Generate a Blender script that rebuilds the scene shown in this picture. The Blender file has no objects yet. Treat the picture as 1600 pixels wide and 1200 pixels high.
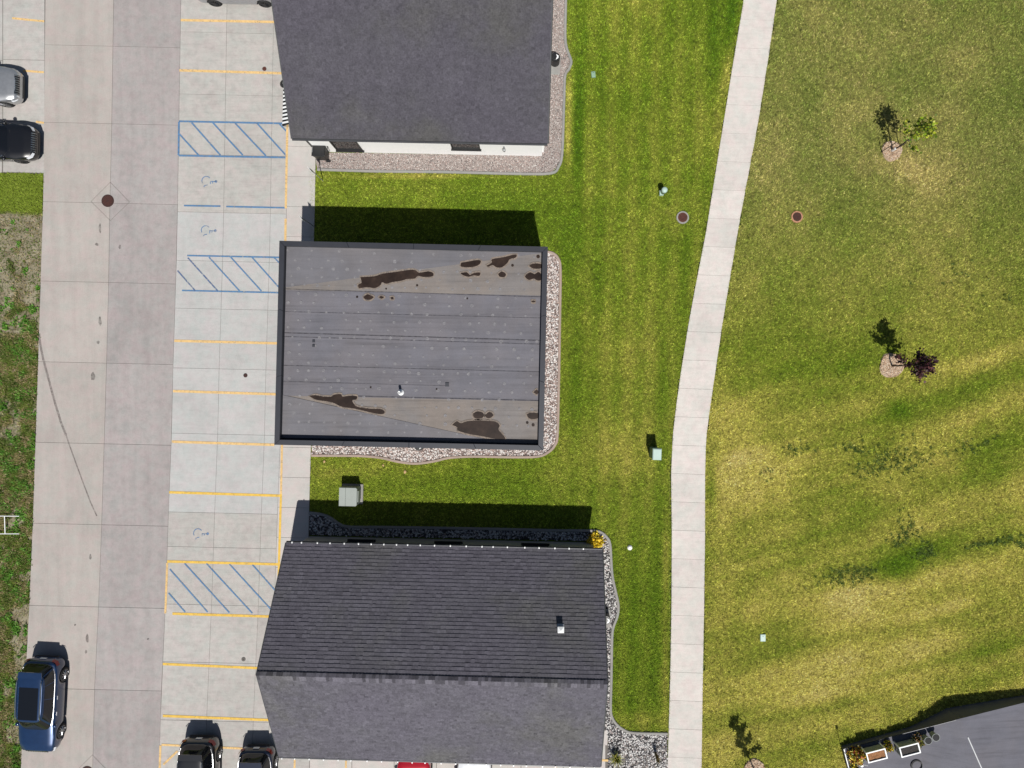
import bpy, math, random
import numpy as np
from mathutils import Vector, Matrix

random.seed(7); RNG = np.random.default_rng(7)
S = bpy.context.scene
COL = S.collection

# ------------------------------------------------------------------ camera, light, exposure
PPM = 28.8                      # photo pixels per metre on the ground
LENS = 25.0
CAMH = (1600 * LENS / 36.0) / PPM
NX, NY = 830.0, 588.0           # the photo pixel straight below the drone
CX, CY = (NX - 800) / PPM, (600 - NY) / PPM
cam = bpy.data.cameras.new('camera'); cam.lens = LENS; cam.sensor_width = 36
cam.shift_x = (800 - NX) / 1600.0; cam.shift_y = (NY - 600) / 1600.0
cam.clip_end = 2000
camo = bpy.data.objects.new('camera', cam); COL.objects.link(camo)
camo.location = (CX, CY, CAMH); camo.rotation_euler = (0, 0, 0)
S.camera = camo

TOSUN = Vector((0.115, -0.558, 1.0)).normalized()
w = bpy.data.worlds.new('World'); S.world = w; w.use_nodes = True
wn = w.node_tree.nodes; wl = w.node_tree.links; wn.clear()
sky = wn.new('ShaderNodeTexSky'); sky.sky_type = 'NISHITA'; sky.sun_disc = False
sky.sun_elevation = math.asin(TOSUN.z); sky.sun_rotation = math.atan2(TOSUN.x, TOSUN.y)
bg = wn.new('ShaderNodeBackground'); bg.inputs['Strength'].default_value = 0.05
wo = wn.new('ShaderNodeOutputWorld')
wl.new(sky.outputs[0], bg.inputs[0]); wl.new(bg.outputs[0], wo.inputs[0])
sl = bpy.data.lights.new('sun', 'SUN'); sl.energy = 5.0; sl.angle = math.radians(0.5); sl.color = (1.0, 0.965, 0.91)
so = bpy.data.objects.new('sun', sl); COL.objects.link(so)
so.rotation_euler = TOSUN.to_track_quat('Z', 'Y').to_euler(); so.location = (0, 0, 60)
S.view_settings.view_transform = 'Standard'; S.view_settings.look = 'None'
S.view_settings.exposure = 0.10; S.view_settings.gamma = 1.0
KX = 1.56                       # light that a level white surface sends back, for picking base colours

# ------------------------------------------------------------------ helpers
def lin(c):
    c = np.asarray(c, float) / 255.0
    return np.where(c <= 0.04045, c / 12.92, ((c + 0.055) / 1.055) ** 2.4)
def sc(r, g, b, k=None):
    v = lin((r, g, b)) / (k or KX)
    return (float(v[0]), float(v[1]), float(v[2]), 1.0)
def g(px, py, z=0.0):
    """world point at height z that sits over photo position px, py"""
    f = (CAMH - z) / CAMH
    return Vector((CX + (px - NX) / PPM * f, CY - (py - NY) / PPM * f, z))
def gp(px, py, z=0.0):          # plain site plan: photo pixel on the ground, raised straight up
    v = g(px, py); v.z = z; return v

class MB:
    def __init__(s): s.v = []; s.f = []; s.m = []
    def add(s, vs, fs, mi=0):
        o = len(s.v); s.v += [tuple(p) for p in vs]
        s.f += [tuple(i + o for i in f) for f in fs]; s.m += [mi] * len(fs); return s
    def box(s, c, d, rz=0.0, mi=0, taper=1.0):
        hx, hy, hz = d[0] / 2, d[1] / 2, d[2] / 2; ca, sa = math.cos(rz), math.sin(rz); vs = []
        for sz in (-1, 1):
            k = taper if sz > 0 else 1
            for sx, sy in ((-1, -1), (1, -1), (1, 1), (-1, 1)):
                x, y = sx * hx * k, sy * hy * k
                vs.append((c[0] + x * ca - y * sa, c[1] + x * sa + y * ca, c[2] + sz * hz))
        return s.add(vs, [(3, 2, 1, 0), (4, 5, 6, 7), (0, 1, 5, 4), (1, 2, 6, 5), (2, 3, 7, 6), (3, 0, 4, 7)], mi)
    def prism(s, pts, z0, z1, mi=0):          # pts: list of (x, y)
        a = sum(pts[i][0] * pts[(i + 1) % len(pts)][1] - pts[(i + 1) % len(pts)][0] * pts[i][1] for i in range(len(pts)))
        if a < 0: pts = list(reversed(pts))
        n = len(pts)
        zz0 = z0 if hasattr(z0, '__len__') else [z0] * n
        zz1 = z1 if hasattr(z1, '__len__') else [z1] * n
        vs = [(p[0], p[1], zz0[i]) for i, p in enumerate(pts)] + [(p[0], p[1], zz1[i]) for i, p in enumerate(pts)]
        fs = [tuple(range(n - 1, -1, -1)), tuple(range(n, 2 * n))] + [(i, (i + 1) % n, n + (i + 1) % n, n + i) for i in range(n)]
        return s.add(vs, fs, mi)
    def slab(s, pts, z0, z1, bev=0.007, mi=0):   # convex prism with a bevelled top edge
        a = sum(pts[i][0] * pts[(i + 1) % len(pts)][1] - pts[(i + 1) % len(pts)][0] * pts[i][1] for i in range(len(pts)))
        if a < 0: pts = list(reversed(pts))
        n = len(pts); c = (sum(p[0] for p in pts) / n, sum(p[1] for p in pts) / n)
        def ins(p):
            d = math.hypot(p[0] - c[0], p[1] - c[1]); k = 1 - bev * 1.4 / max(d, .05)
            return (c[0] + (p[0] - c[0]) * k, c[1] + (p[1] - c[1]) * k)
        vs = [(p[0], p[1], z0) for p in pts] + [(p[0], p[1], z1 - bev) for p in pts] + [(*ins(p), z1) for p in pts]
        fs = [tuple(range(n - 1, -1, -1)), tuple(range(2 * n, 3 * n))]
        for i in range(n):
            j = (i + 1) % n; fs += [(i, j, n + j, n + i), (n + i, n + j, 2 * n + j, 2 * n + i)]
        return s.add(vs, fs, mi)
    def tube(s, pts, r, n=8, mi=0, cap=True):
        pts = [Vector(p) for p in pts]; rs = r if hasattr(r, '__len__') else [r] * len(pts); vs = []
        for i, p in enumerate(pts):
            t = (pts[min(i + 1, len(pts) - 1)] - pts[max(i - 1, 0)]).normalized()
            a = Vector((0, 0, 1)) if abs(t.z) < .9 else Vector((1, 0, 0))
            u = t.cross(a).normalized(); v = t.cross(u)
            vs += [p + (u * math.cos(2 * math.pi * k / n) + v * math.sin(2 * math.pi * k / n)) * rs[i] for k in range(n)]
        fs = [(i * n + k, i * n + (k + 1) % n, (i + 1) * n + (k + 1) % n, (i + 1) * n + k) for i in range(len(pts) - 1) for k in range(n)]
        if cap: fs += [tuple(range(n - 1, -1, -1)), tuple((len(pts) - 1) * n + k for k in range(n))]
        return s.add(vs, fs, mi)
    def lathe(s, prof, c=(0, 0, 0), n=24, mi=0):   # prof: (radius, z)
        vs = []; m = len(prof)
        for r, z in prof:
            vs += [(c[0] + r * math.cos(2 * math.pi * k / n), c[1] + r * math.sin(2 * math.pi * k / n), c[2] + z) for k in range(n)]
        fs = [(i * n + k, i * n + (k + 1) % n, (i + 1) * n + (k + 1) % n, (i + 1) * n + k) for i in range(m - 1) for k in range(n)]
        fs += [tuple(range(n - 1, -1, -1)), tuple((m - 1) * n + k for k in range(n))]
        return s.add(vs, fs, mi)
    def grid(s, rows, mi=0, close=False):
        nr, nc = len(rows), len(rows[0]); vs = [p for r in rows for p in r]; fs = []
        for i in range(nr - 1):
            for j in range(nc if close else nc - 1):
                fs.append((i * nc + j, i * nc + (j + 1) % nc, (i + 1) * nc + (j + 1) % nc, (i + 1) * nc + j))
        return s.add(vs, fs, mi)
    def build(s, name, mat, parent=None, smooth=False, loc=None):
        me = bpy.data.meshes.new(name); me.from_pydata(s.v, [], s.f)
        mats = mat if isinstance(mat, (list, tuple)) else [mat]
        for m in mats: me.materials.append(m)
        if len(mats) > 1: me.polygons.foreach_set('material_index', s.m)
        if smooth: me.polygons.foreach_set('use_smooth', [True] * len(me.polygons))
        me.update()
        o = bpy.data.objects.new(name, me); COL.objects.link(o)
        if parent: o.parent = parent
        if loc is not None: o.location = loc
        return o

def npmesh(name, V, F, mat, parent=None, col=None, smooth=False):
    """V (n,3), F (m,k) arrays; col (m,3) per-face colour stored as attribute tint"""
    me = bpy.data.meshes.new(name); k = F.shape[1]
    me.vertices.add(len(V)); me.vertices.foreach_set('co', np.ascontiguousarray(V, dtype=np.float32).ravel())
    me.loops.add(F.size); me.loops.foreach_set('vertex_index', np.ascontiguousarray(F, dtype=np.int32).ravel())
    me.polygons.add(len(F)); me.polygons.foreach_set('loop_start', np.arange(0, F.size, k, dtype=np.int32))
    if smooth: me.polygons.foreach_set('use_smooth', np.ones(len(F), dtype=bool))
    me.materials.append(mat)
    me.update(calc_edges=True); me.validate()
    if col is not None:
        dom = 'FACE' if len(col) == len(F) else 'POINT'
        a = me.attributes.new('tint', 'FLOAT_COLOR', dom)
        a.data.foreach_set('color', np.ascontiguousarray(np.c_[col, np.ones(len(col))], dtype=np.float32).ravel())
    o = bpy.data.objects.new(name, me); COL.objects.link(o)
    if parent: o.parent = parent
    return o
def thing(name, label, cat, loc=(0, 0, 0), rz=0.0, group=None):
    o = bpy.data.objects.new(name, None); COL.objects.link(o); o.empty_display_size = .3
    o.location = loc; o.rotation_euler = (0, 0, rz); return tag(o, label, cat, group)
def tag(o, label=None, cat=None, group=None, kind=None):
    if label: o['label'] = label
    if cat: o['category'] = cat
    if group: o['group'] = group
    if kind: o['kind'] = kind
    return o

# numpy value noise
def vnoise(x, y, seed=0):
    xi = np.floor(x).astype(np.int64); yi = np.floor(y).astype(np.int64); xf = x - xi; yf = y - yi
    def h(a, b):
        n = (a * 374761393 + b * 668265263 + seed * 1442695041) & 0xffffffff
        n = ((n ^ (n >> 13)) * 1274126177) & 0xffffffff
        return ((n ^ (n >> 16)) & 0xffff) / 65535.0
    u = xf * xf * (3 - 2 * xf); v = yf * yf * (3 - 2 * yf)
    return (h(xi, yi) * (1 - u) + h(xi + 1, yi) * u) * (1 - v) + (h(xi, yi + 1) * (1 - u) + h(xi + 1, yi + 1) * u) * v
def fbm(x, y, seed=0, o=4):
    t = 0; a = .5; n = 0
    for i in range(o):
        t = t + a * vnoise(x * 2 ** i, y * 2 ** i, seed + i * 17); n += a; a *= .55
    return t / n
def inpoly(px, py, poly):
    r = np.zeros(px.shape, bool); n = len(poly)
    for i in range(n):
        x1, y1 = poly[i]; x2, y2 = poly[(i + 1) % n]
        if y1 == y2: continue
        c = ((y1 > py) != (y2 > py)) & (px < (x2 - x1) * (py - y1) / (y2 - y1) + x1)
        r ^= c
    return r

# ------------------------------------------------------------------ materials
def newmat(name):
    m = bpy.data.materials.new(name); m.use_nodes = True
    nt = m.node_tree; b = nt.nodes['Principled BSDF']; return m, nt, b
def N(nt, t, **k):
    n = nt.nodes.new(t)
    for a, v in k.items():
        if a in ('operation', 'blend_type', 'data_type', 'noise_dimensions', 'attribute_name', 'feature', 'distance'): setattr(n, a, v)
    return n
def noise(nt, scale, detail=4, rough=.55, vec=None):
    n = nt.nodes.new('ShaderNodeTexNoise'); n.inputs['Scale'].default_value = scale
    n.inputs['Detail'].default_value = detail; n.inputs['Roughness'].default_value = rough
    if vec is None: vec = nt.nodes.new('ShaderNodeNewGeometry').outputs['Position']
    nt.links.new(vec, n.inputs['Vector']); return n.outputs['Fac']
def ramp(nt, fac, stops):
    r = nt.nodes.new('ShaderNodeValToRGB'); e = r.color_ramp.elements
    while len(e) < len(stops): e.new(.5)
    for i, (p, c) in enumerate(stops):
        e[i].position = p; e[i].color = c if len(c) == 4 else (*c, 1)
    nt.links.new(fac, r.inputs[0]); return r.outputs['Color']
def mul(nt, a, b, t='MULTIPLY', fac=1.0):
    m = nt.nodes.new('ShaderNodeMixRGB'); m.blend_type = t; m.inputs[0].default_value = fac
    for i, q in ((1, a), (2, b)):
        if hasattr(q, 'is_linked') or hasattr(q, 'links'): nt.links.new(q, m.inputs[i])
        else: m.inputs[i].default_value = q
    return m.outputs[0]
def grey(v): return (v, v, v, 1)
def bump(nt, b, h, strength=.3, dist=.02):
    n = nt.nodes.new('ShaderNodeBump'); n.inputs['Strength'].default_value = strength; n.inputs['Distance'].default_value = dist
    nt.links.new(h, n.inputs['Height']); nt.links.new(n.outputs[0], b.inputs['Normal'])
def plain(name, c, rough=.6, metal=0.0, coat=0.0, var=.12, nscale=3.0, spec=.5):
    m, nt, b = newmat(name)
    col = mul(nt, c, ramp(nt, noise(nt, nscale, 5), [(.3, grey(1 - var)), (.7, grey(1 + var * .6))]))
    nt.links.new(col, b.inputs['Base Color']); b.inputs['Roughness'].default_value = rough
    b.inputs['Metallic'].default_value = metal; b.inputs['Coat Weight'].default_value = coat
    b.inputs['Coat Roughness'].default_value = .03; b.inputs['Specular IOR Level'].default_value = spec
    return m
def concrete(name, c, stain=.5, streak=True):
    m, nt, b = newmat(name)
    gpos = nt.nodes.new('ShaderNodeNewGeometry').outputs['Position']
    oi = nt.nodes.new('ShaderNodeObjectInfo').outputs['Random']
    big = ramp(nt, noise(nt, .45, 5, .6, gpos), [(.25, grey(.88)), (.5, grey(1)), (.8, grey(1.06))])
    mid = ramp(nt, noise(nt, 2.6, 6, .68, gpos), [(.28, grey(1 - .14 * stain)), (.55, grey(1.0)), (.8, grey(1 + .06 * stain))])
    fine = ramp(nt, noise(nt, 24, 4, .7, gpos), [(.25, grey(.84)), (.5, grey(1)), (.8, grey(1.1))])
    hue = ramp(nt, noise(nt, 1.5, 4, .6, gpos), [(.34, (1.035, .985, 1.0, 1)), (.5, (1, 1, 1, 1)), (.66, (.955, 1.0, .995, 1))])
    per = ramp(nt, oi, [(0, grey(1 - .07 * stain)), (1, grey(1.03))])
    col = c
    for q in (big, mid, fine, hue, per): col = mul(nt, col, q)
    if streak:   # broom and tyre wear, drawn out along the drive
        mp = nt.nodes.new('ShaderNodeMapping'); mp.inputs['Scale'].default_value = (2.2, .16, 1)
        nt.links.new(gpos, mp.inputs['Vector'])
        col = mul(nt, col, ramp(nt, noise(nt, 1.0, 5, .6, mp.outputs[0]), [(.3, grey(.93)), (.6, grey(1.02))]))
    else:        # broom lines across the bays
        mp = nt.nodes.new('ShaderNodeMapping'); mp.inputs['Scale'].default_value = (.55, 5.0, 1); nt.links.new(gpos, mp.inputs['Vector'])
        col = mul(nt, col, ramp(nt, noise(nt, 1.6, 6, .72, mp.outputs[0]), [(.3, grey(1 - .09 * stain)), (.5, grey(1)), (.72, grey(1 + .03 * stain))]))
    spots = ramp(nt, noise(nt, 7, 3, .5, gpos), [(.70, grey(1)), (.78, grey(.8))])
    col = mul(nt, col, spots, fac=.6 * stain)
    nt.links.new(col, b.inputs['Base Color']); b.inputs['Roughness'].default_value = .9
    b.inputs['Specular IOR Level'].default_value = .25
    bump(nt, b, noise(nt, 60, 3, .6, gpos), .25, .004)
    return m
def tinted(name, rough=.9, spec=.2, jitter=.25, nscale=14.0, fill=None, broad=None):
    """colour from the mesh attribute tint, with fine grain on top"""
    m, nt, b = newmat(name)
    a = nt.nodes.new('ShaderNodeAttribute'); a.attribute_name = 'tint'
    gr = ramp(nt, noise(nt, nscale, 4, .7), [(.28, grey(1 - jitter)), (.5, grey(1)), (.75, grey(1 + jitter))])
    col = mul(nt, a.outputs['Color'], gr)
    if broad:   # weathering: algae tint and faded areas
        col = mul(nt, col, ramp(nt, noise(nt, .22, 5, .6), [(.36, (1.02, 1.0, 1.04, 1)), (.52, (1, 1, 1, 1)), (.66, (1.0, 1.02, .88, 1))]))
        col = mul(nt, col, ramp(nt, noise(nt, .9, 5, .65), [(.3, grey(.9)), (.7, grey(1.08))]))
    nt.links.new(col, b.inputs['Base Color'])
    b.inputs['Roughness'].default_value = rough; b.inputs['Specular IOR Level'].default_value = spec
    return m
def paint_marking(name, c, wear=.5):
    m, nt, b = newmat(name)
    col = mul(nt, c, ramp(nt, noise(nt, 5, 4), [(.3, grey(.85)), (.7, grey(1.08))]))
    nt.links.new(col, b.inputs['Base Color']); b.inputs['Roughness'].default_value = .8
    a = ramp(nt, noise(nt, 9, 6, .75), [(wear - .14, grey(0)), (wear + .05, grey(1))])
    bw = nt.nodes.new('ShaderNodeRGBToBW'); nt.links.new(a, bw.inputs[0])
    nt.links.new(bw.outputs[0], b.inputs['Alpha']); return m
def soft_stain(name, c, peak=.55, scale=4.0):
    m, nt, b = newmat(name); b.inputs['Base Color'].default_value = c; b.inputs['Roughness'].default_value = .85
    bw = nt.nodes.new('ShaderNodeRGBToBW'); nt.links.new(ramp(nt, noise(nt, scale, 6, .7), [(.28, grey(.05)), (.68, grey(peak))]), bw.inputs[0])
    nt.links.new(bw.outputs[0], b.inputs['Alpha']); return m
def carpaint(name, c, flake=.35):
    m, nt, b = newmat(name)
    b.inputs['Base Color'].default_value = c; b.inputs['Metallic'].default_value = flake
    b.inputs['Roughness'].default_value = .32; b.inputs['Coat Weight'].default_value = 1.0; b.inputs['Coat Roughness'].default_value = .02
    dirt = noise(nt, 6, 5)
    nt.links.new(mul(nt, c, ramp(nt, dirt, [(.3, grey(.9)), (.75, grey(1.08))])), b.inputs['Base Color'])
    return m

M = {}
M['drive_w'] = concrete('beige_drive_concrete', sc(194, 186, 180))
M['drive_e'] = concrete('mauve_drive_concrete', sc(184, 177, 175), 1.0)
M['park_new'] = concrete('pale_parking_concrete', sc(204, 203, 201), .7, False)
M['park_old'] = concrete('tan_parking_concrete', sc(201, 197, 192), 1.1, False)
M['walk'] = concrete('walkway_concrete', sc(212, 206, 201), .5, False)
M['path'] = concrete('path_concrete', sc(232, 225, 218), .8, False)
M['curb'] = concrete('curb_concrete', sc(170, 168, 164), .8, False)
M['curb_tan'] = concrete('tan_curb_concrete', sc(188, 168, 156), .8, False)
M['joint'] = plain('joint_filler', sc(128, 122, 117), .95)
M['yellow'] = paint_marking('yellow_marking_paint', sc(246, 206, 140), .42)
M['yellow_fresh'] = paint_marking('fresh_yellow_marking_paint', sc(246, 203, 92), .41)
M['blue'] = paint_marking('blue_marking_paint', sc(96, 140, 184), .45)
M['blue_worn'] = paint_marking('worn_blue_marking_paint', sc(92, 118, 162), .5)
M['tyre_mark'] = soft_stain('tyre_rubber_mark', sc(92, 80, 78), .55, 9.0)
M['oil'] = soft_stain('oil_stain', sc(84, 78, 74), .6)
M['rust'] = plain('rusty_cast_iron', sc(112, 66, 56), .85, .3, nscale=20, var=.35)
M['dark_iron'] = plain('dark_cast_iron', sc(78, 52, 48), .8, .3, nscale=20, var=.3)
M['grey_iron'] = plain('grey_cast_iron', sc(120, 116, 112), .8, .3, nscale=20, var=.3)
M['brickring'] = plain('worn_orange_concrete', sc(205, 150, 118), .9, nscale=9, var=.3)
M['coping'] = plain('charcoal_coping_metal', sc(62, 64, 72), .45, .2, var=.08)
M['black'] = plain('black_plastic', (.012, .012, .013, 1), .45, var=.2)
M['charcoal'] = plain('charcoal_siding', (.045, .047, .052, 1), .7)
M['white'] = plain('white_siding', (.88, .88, .875, 1), .6, var=.02)
M['whitemetal'] = plain('white_metal', (.75, .76, .76, 1), .4, var=.05)
M['grey_metal'] = plain('galvanised_metal', (.38, .39, .40, 1), .4, .6)
M['steel'] = plain('chrome_trim', (.7, .71, .73, 1), .15, 1.0, var=.03)
M['stucco'] = plain('grey_stucco', (.30, .29, .28, 1), .9)
def glassy(name, c, rough=.04):
    m, nt, b = newmat(name); b.inputs['Base Color'].default_value = c; b.inputs['Roughness'].default_value = rough
    b.inputs['Specular IOR Level'].default_value = .6; b.inputs['IOR'].default_value = 1.5
    return m
M['glass'] = glassy('dark_window_glass', (.012, .014, .016, 1))
M['tint'] = glassy('tinted_car_glass', (.006, .007, .009, 1), .03)
M['lamp_red'] = glassy('red_lamp_lens', (.25, .01, .012, 1), .1)
M['lamp_clear'] = glassy('clear_lamp_lens', (.55, .57, .6, 1), .08)
M['rubber'] = plain('tyre_rubber', (.014, .014, .015, 1), .85)
M['rim'] = plain('alloy_rim', (.42, .43, .45, 1), .3, .9, var=.05)
M['rim_dark'] = plain('dark_alloy_rim', (.05, .05, .055, 1), .3, .8, var=.05)
M['grass'] = tinted('lawn_blades', .7, .25, .3, 10)
M['turf'] = tinted('lawn_turf', .95, .1, .55, 15)
M['leaf'] = tinted('leaf_blades', .55, .35, .15, 6)
M['stone'] = tinted('washed_stones', .8, .35, .22, 22)
M['shingle'] = tinted('asphalt_shingles', .95, .15, .32, 13, broad=True)
M['dirt'] = tinted('verge_soil', .95, .1, .3, 12)
M['bark'] = plain('young_bark', (.07, .055, .045, 1), .9, nscale=15, var=.3)
M['mulch'] = plain('wood_mulch', sc(212, 186, 160), .95, nscale=26, var=.5)
M['ped_green'] = plain('pale_green_fibreglass', sc(196, 222, 212), .5, var=.05)
M['ped_teal_shaded'] = plain('shaded_teal_pedestal', sc(120, 160, 156), .5, var=.05)  # teal darkened below the lid's tone: the body's shaded side as colour
M['lid_green'] = plain('faded_green_lid', sc(150, 184, 158), .6, var=.1)
M['xfmr'] = plain('grey_green_enclosure_paint', sc(166, 174, 168), .5, var=.06)  # transformer paint; on the planter sides this grey stands in for shade

# ------------------------------------------------------------------ lawn colour (dryness of the turf, in plan)
RAMP_D = np.array([-.2, .1, .35, .62, .85, 1.15])
RAMP_C = np.array([(50, 82, 10), (78, 104, 18), (103, 119, 33), (134, 136, 54), (164, 156, 74), (180, 167, 96)], float)
def ell(px, py, x, y, rx, ry, a=0):
    a = math.radians(a); dx, dy = px - x, py - y
    u = dx * math.cos(a) + dy * math.sin(a); v = -dx * math.sin(a) + dy * math.cos(a)
    return np.exp(-((u / rx) ** 2 + (v / ry) ** 2))
MIDB = [(904, 210, 11, 85, 0, -.40), (889, 150, 6, 60, 0, .45), (888, 225, 5, 30, 0, .4), (1138, 110, 9, 36, 8, .5), (1118, 60, 26, 70, 8, -.3),
        (1140, 30, 10, 60, 8, -.2), (985, 60, 40, 60, 0, .10), (930, 300, 60, 14, 0, .15), (700, 282, 140, 5, 0, -.1), (640, 275, 150, 5, 0, .35),
        (960, 690, 70, 42, 0, .30), (1005, 730, 40, 30, 0, .22), (985, 560, 45, 110, 0, .12), (905, 640, 14, 100, 0, -.22), (885, 420, 10, 60, 0, -.25),
        (1070, 420, 12, 120, 10, -.18), (1040, 640, 14, 90, 0, -.2), (700, 760, 180, 22, 0, -.12), (880, 745, 60, 20, 0, .12), (1000, 980, 60, 160, 0, -.20),
        (1010, 1125, 40, 14, 0, .22), (1040, 880, 6, 60, 0, .35), (1040, 1040, 5, 90, 0, .25), (560, 735, 60, 12, 0, .1), (1010, 350, 60, 40, 0, .1), (512, 740, 20, 14, 0, .2)]
RGTB = [(1430, 60, 130, 60, -10, .10), (1300, 120, 60, 120, 5, .05), (1440, 330, 75, 90, 10, .30), (1380, 255, 50, 20, 10, .25), (1520, 400, 60, 50, -10, -.05), (1560, 130, 60, 150, 0, -.18),
        (1290, 470, 110, 80, 0, -.06), (1270, 600, 130, 55, 0, -.16), (1150, 700, 40, 60, 0, .22), (1190, 740, 70, 60, 0, .30), (1130, 850, 30, 110, 0, .22), (1250, 690, 60, 25, 0, -.1),
        (1330, 670, 120, 26, -10, -.20), (1540, 560, 120, 16, -18, .30), (1540, 640, 130, 20, -22, .22), (1520, 605, 120, 18, -20, -.28), (1405, 640, 20, 16, 0, -.5), (1330, 590, 120, 12, -8, .2),
        (1580, 690, 90, 34, -25, -.30), (1400, 745, 120, 36, -12, -.08), (1250, 800, 90, 50, 0, -.06), (1340, 930, 90, 30, -12, .36), (1480, 900, 120, 20, -14, .26), (1400, 893, 34, 20, 0, -.55), (1440, 860, 60, 18, -15, -.4),
        (1290, 895, 30, 16, -15, -.2), (1240, 1000, 50, 46, 0, -.22), (1180, 950, 50, 40, 0, .16), (1360, 985, 120, 14, -12, -.22), (1480, 950, 150, 14, -14, .25), (1450, 1003, 150, 24, -14, .2), (1480, 1030, 180, 9, -14, -.36),
        (1400, 1060, 100, 18, -14, .22), (1280, 1080, 60, 40, -12, .26), (1260, 1110, 90, 11, -12, -.3), (1560, 1040, 80, 20, -12, -.05), (1350, 1110, 70, 24, -14, .1), (1112, 760, 8, 30, 0, -.45), (1160, 1080, 50, 80, 0, -.12), (1560, 990, 60, 14, -14, -.25)]
def lawn_rgb(px, py, side, fine=1.0):
    q = fbm(px / 110, py / 110, 3, 3) - .5; q2 = fbm(px / 24, py / 30, 9, 3) - .5; q3 = (fbm(px / 4.2, py / 4.2, 21, 2) - .5) * fine
    if side == 'mid':
        d = .37 + .45 * q + .13 * q2 + .30 * q3
        d = d + .075 * np.sin((px + .0225 * py + 14 * q2) / 34 * 2 * np.pi) * np.clip((px - 870) / 40, 0, 1)
        B = MIDB
    else:
        a = math.radians(-15); u = px * math.cos(a) + py * math.sin(a); v = -px * math.sin(a) + py * math.cos(a)
        st = fbm(u / 190, v / 26, 33, 4) - .5
        low = np.clip((py - 420) / 260, 0, 1)
        d = .49 + .15 * low + .09 * np.clip((py - 850) / 200, 0, 1) + .42 * q + .20 * q2 + .36 * q3 + .55 * st * low
        B = RGTB
    for x, y, rx, ry, an, s in B: d = d + s * .8 * ell(px, py, x, y, rx, ry, an) * (.7 + .6 * (q2 + .5))
    c = np.stack([np.interp(d, RAMP_D, RAMP_C[:, i]) for i in range(3)], -1)
    if side != 'mid':   # the far corner of the big lawn is a duller, browner sward
        up = np.clip((560 - py) / 300, 0, 1)[..., None] * .8
        c = c * (1 - up) + (c * np.array([.96, .94, 1.0]) + np.array([4, 1, 20])) * up
    lum = 1 + fine * (2.2 * (fbm(px / 2.6, py / 2.6, 41, 2) - .5) + .10 * (vnoise(px / 9, py / 9, 43) - .5))
    return lin(c) / KX * np.clip(lum, .25, 2.1)[..., None]
BLK = 2.12  # blades shade one another, so leaf tissue is a little lighter than the lawn reads
def to_px(X, Y): return (X * PPM + 800, 600 - Y * PPM)

# ------------------------------------------------------------------ ground and lawns
def lawn_sheet(name, poly_px, side, z, step=.22):
    xs = [p[0] for p in poly_px]; ys = [p[1] for p in poly_px]
    x0, y0 = g(min(xs), max(ys)).xy; x1, y1 = g(max(xs), min(ys)).xy
    nx, ny = int((x1 - x0) / step) + 2, int((y1 - y0) / step) + 2
    X, Y = np.meshgrid(np.linspace(x0, x1, nx), np.linspace(y0, y1, ny)); px, py = to_px(X, Y)
    V = np.stack([X, Y, np.full_like(X, z) + .015 * (fbm(X * .8, Y * .8, 5, 3) - .5)], -1).reshape(-1, 3)
    i = np.arange(nx * ny).reshape(ny, nx)
    F = np.stack([i[:-1, :-1], i[:-1, 1:], i[1:, 1:], i[1:, :-1]], -1).reshape(-1, 4)
    cx = px.reshape(-1)[F].mean(1); cy = py.reshape(-1)[F].mean(1)
    F = F[inpoly(cx, cy, poly_px)]
    c = lawn_rgb(px.reshape(-1), py.reshape(-1), side, 0.0)
    return npmesh(name, V, F, M['turf'], col=c * 1.1)
def blades(name, poly_px, side, dens, length=.085, width=.026, holes=(), colf=None, densf=None, lean=.9, parent=None, pts=None):
    xs = [p[0] for p in poly_px]; ys = [p[1] for p in poly_px]
    A = (max(xs) - min(xs)) * (max(ys) - min(ys)) / PPM ** 2; n = int(A * dens)
    px = RNG.uniform(min(xs), max(xs), n); py = RNG.uniform(min(ys), max(ys), n)
    k = inpoly(px, py, poly_px)
    for h in holes: k &= ~inpoly(px, py, h)
    if densf is not None: k &= RNG.random(n) < densf(px, py)
    px, py = px[k], py[k]
    if pts is not None: px, py = pts
    n = len(px)
    X = (px - 800) / PPM; Y = (600 - py) / PPM
    a = RNG.uniform(0, 2 * np.pi, n); L = length * RNG.uniform(.6, 1.3, n); th = RNG.uniform(.35, 1.0, n) * lean * 1.35
    wd = width * RNG.uniform(.7, 1.3, n) / 2
    dx, dy = np.cos(a), np.sin(a)
    b1 = np.stack([X - dy * wd, Y + dx * wd, np.full(n, .0)], -1); b2 = np.stack([X + dy * wd, Y - dx * wd, np.full(n, .0)], -1)
    tp = np.stack([X + dx * L * np.sin(th), Y + dy * L * np.sin(th), L * np.cos(th) + .012], -1)
    V = np.stack([b1, b2, tp], 1).reshape(-1, 3); F = np.arange(3 * n).reshape(-1, 3)
    c = (colf(px, py) if colf else lawn_rgb(px, py, side)) * BLK
    j = RNG.normal(1, .17, n)[:, None]; dry = (RNG.random(n) < .10)[:, None]
    c = np.clip(c * j * np.where(dry, np.array([1.5, 1.3, 2.0]), 1), .002, .8)
    return npmesh(name, V, F, M['grass'], col=c, parent=parent)

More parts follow.
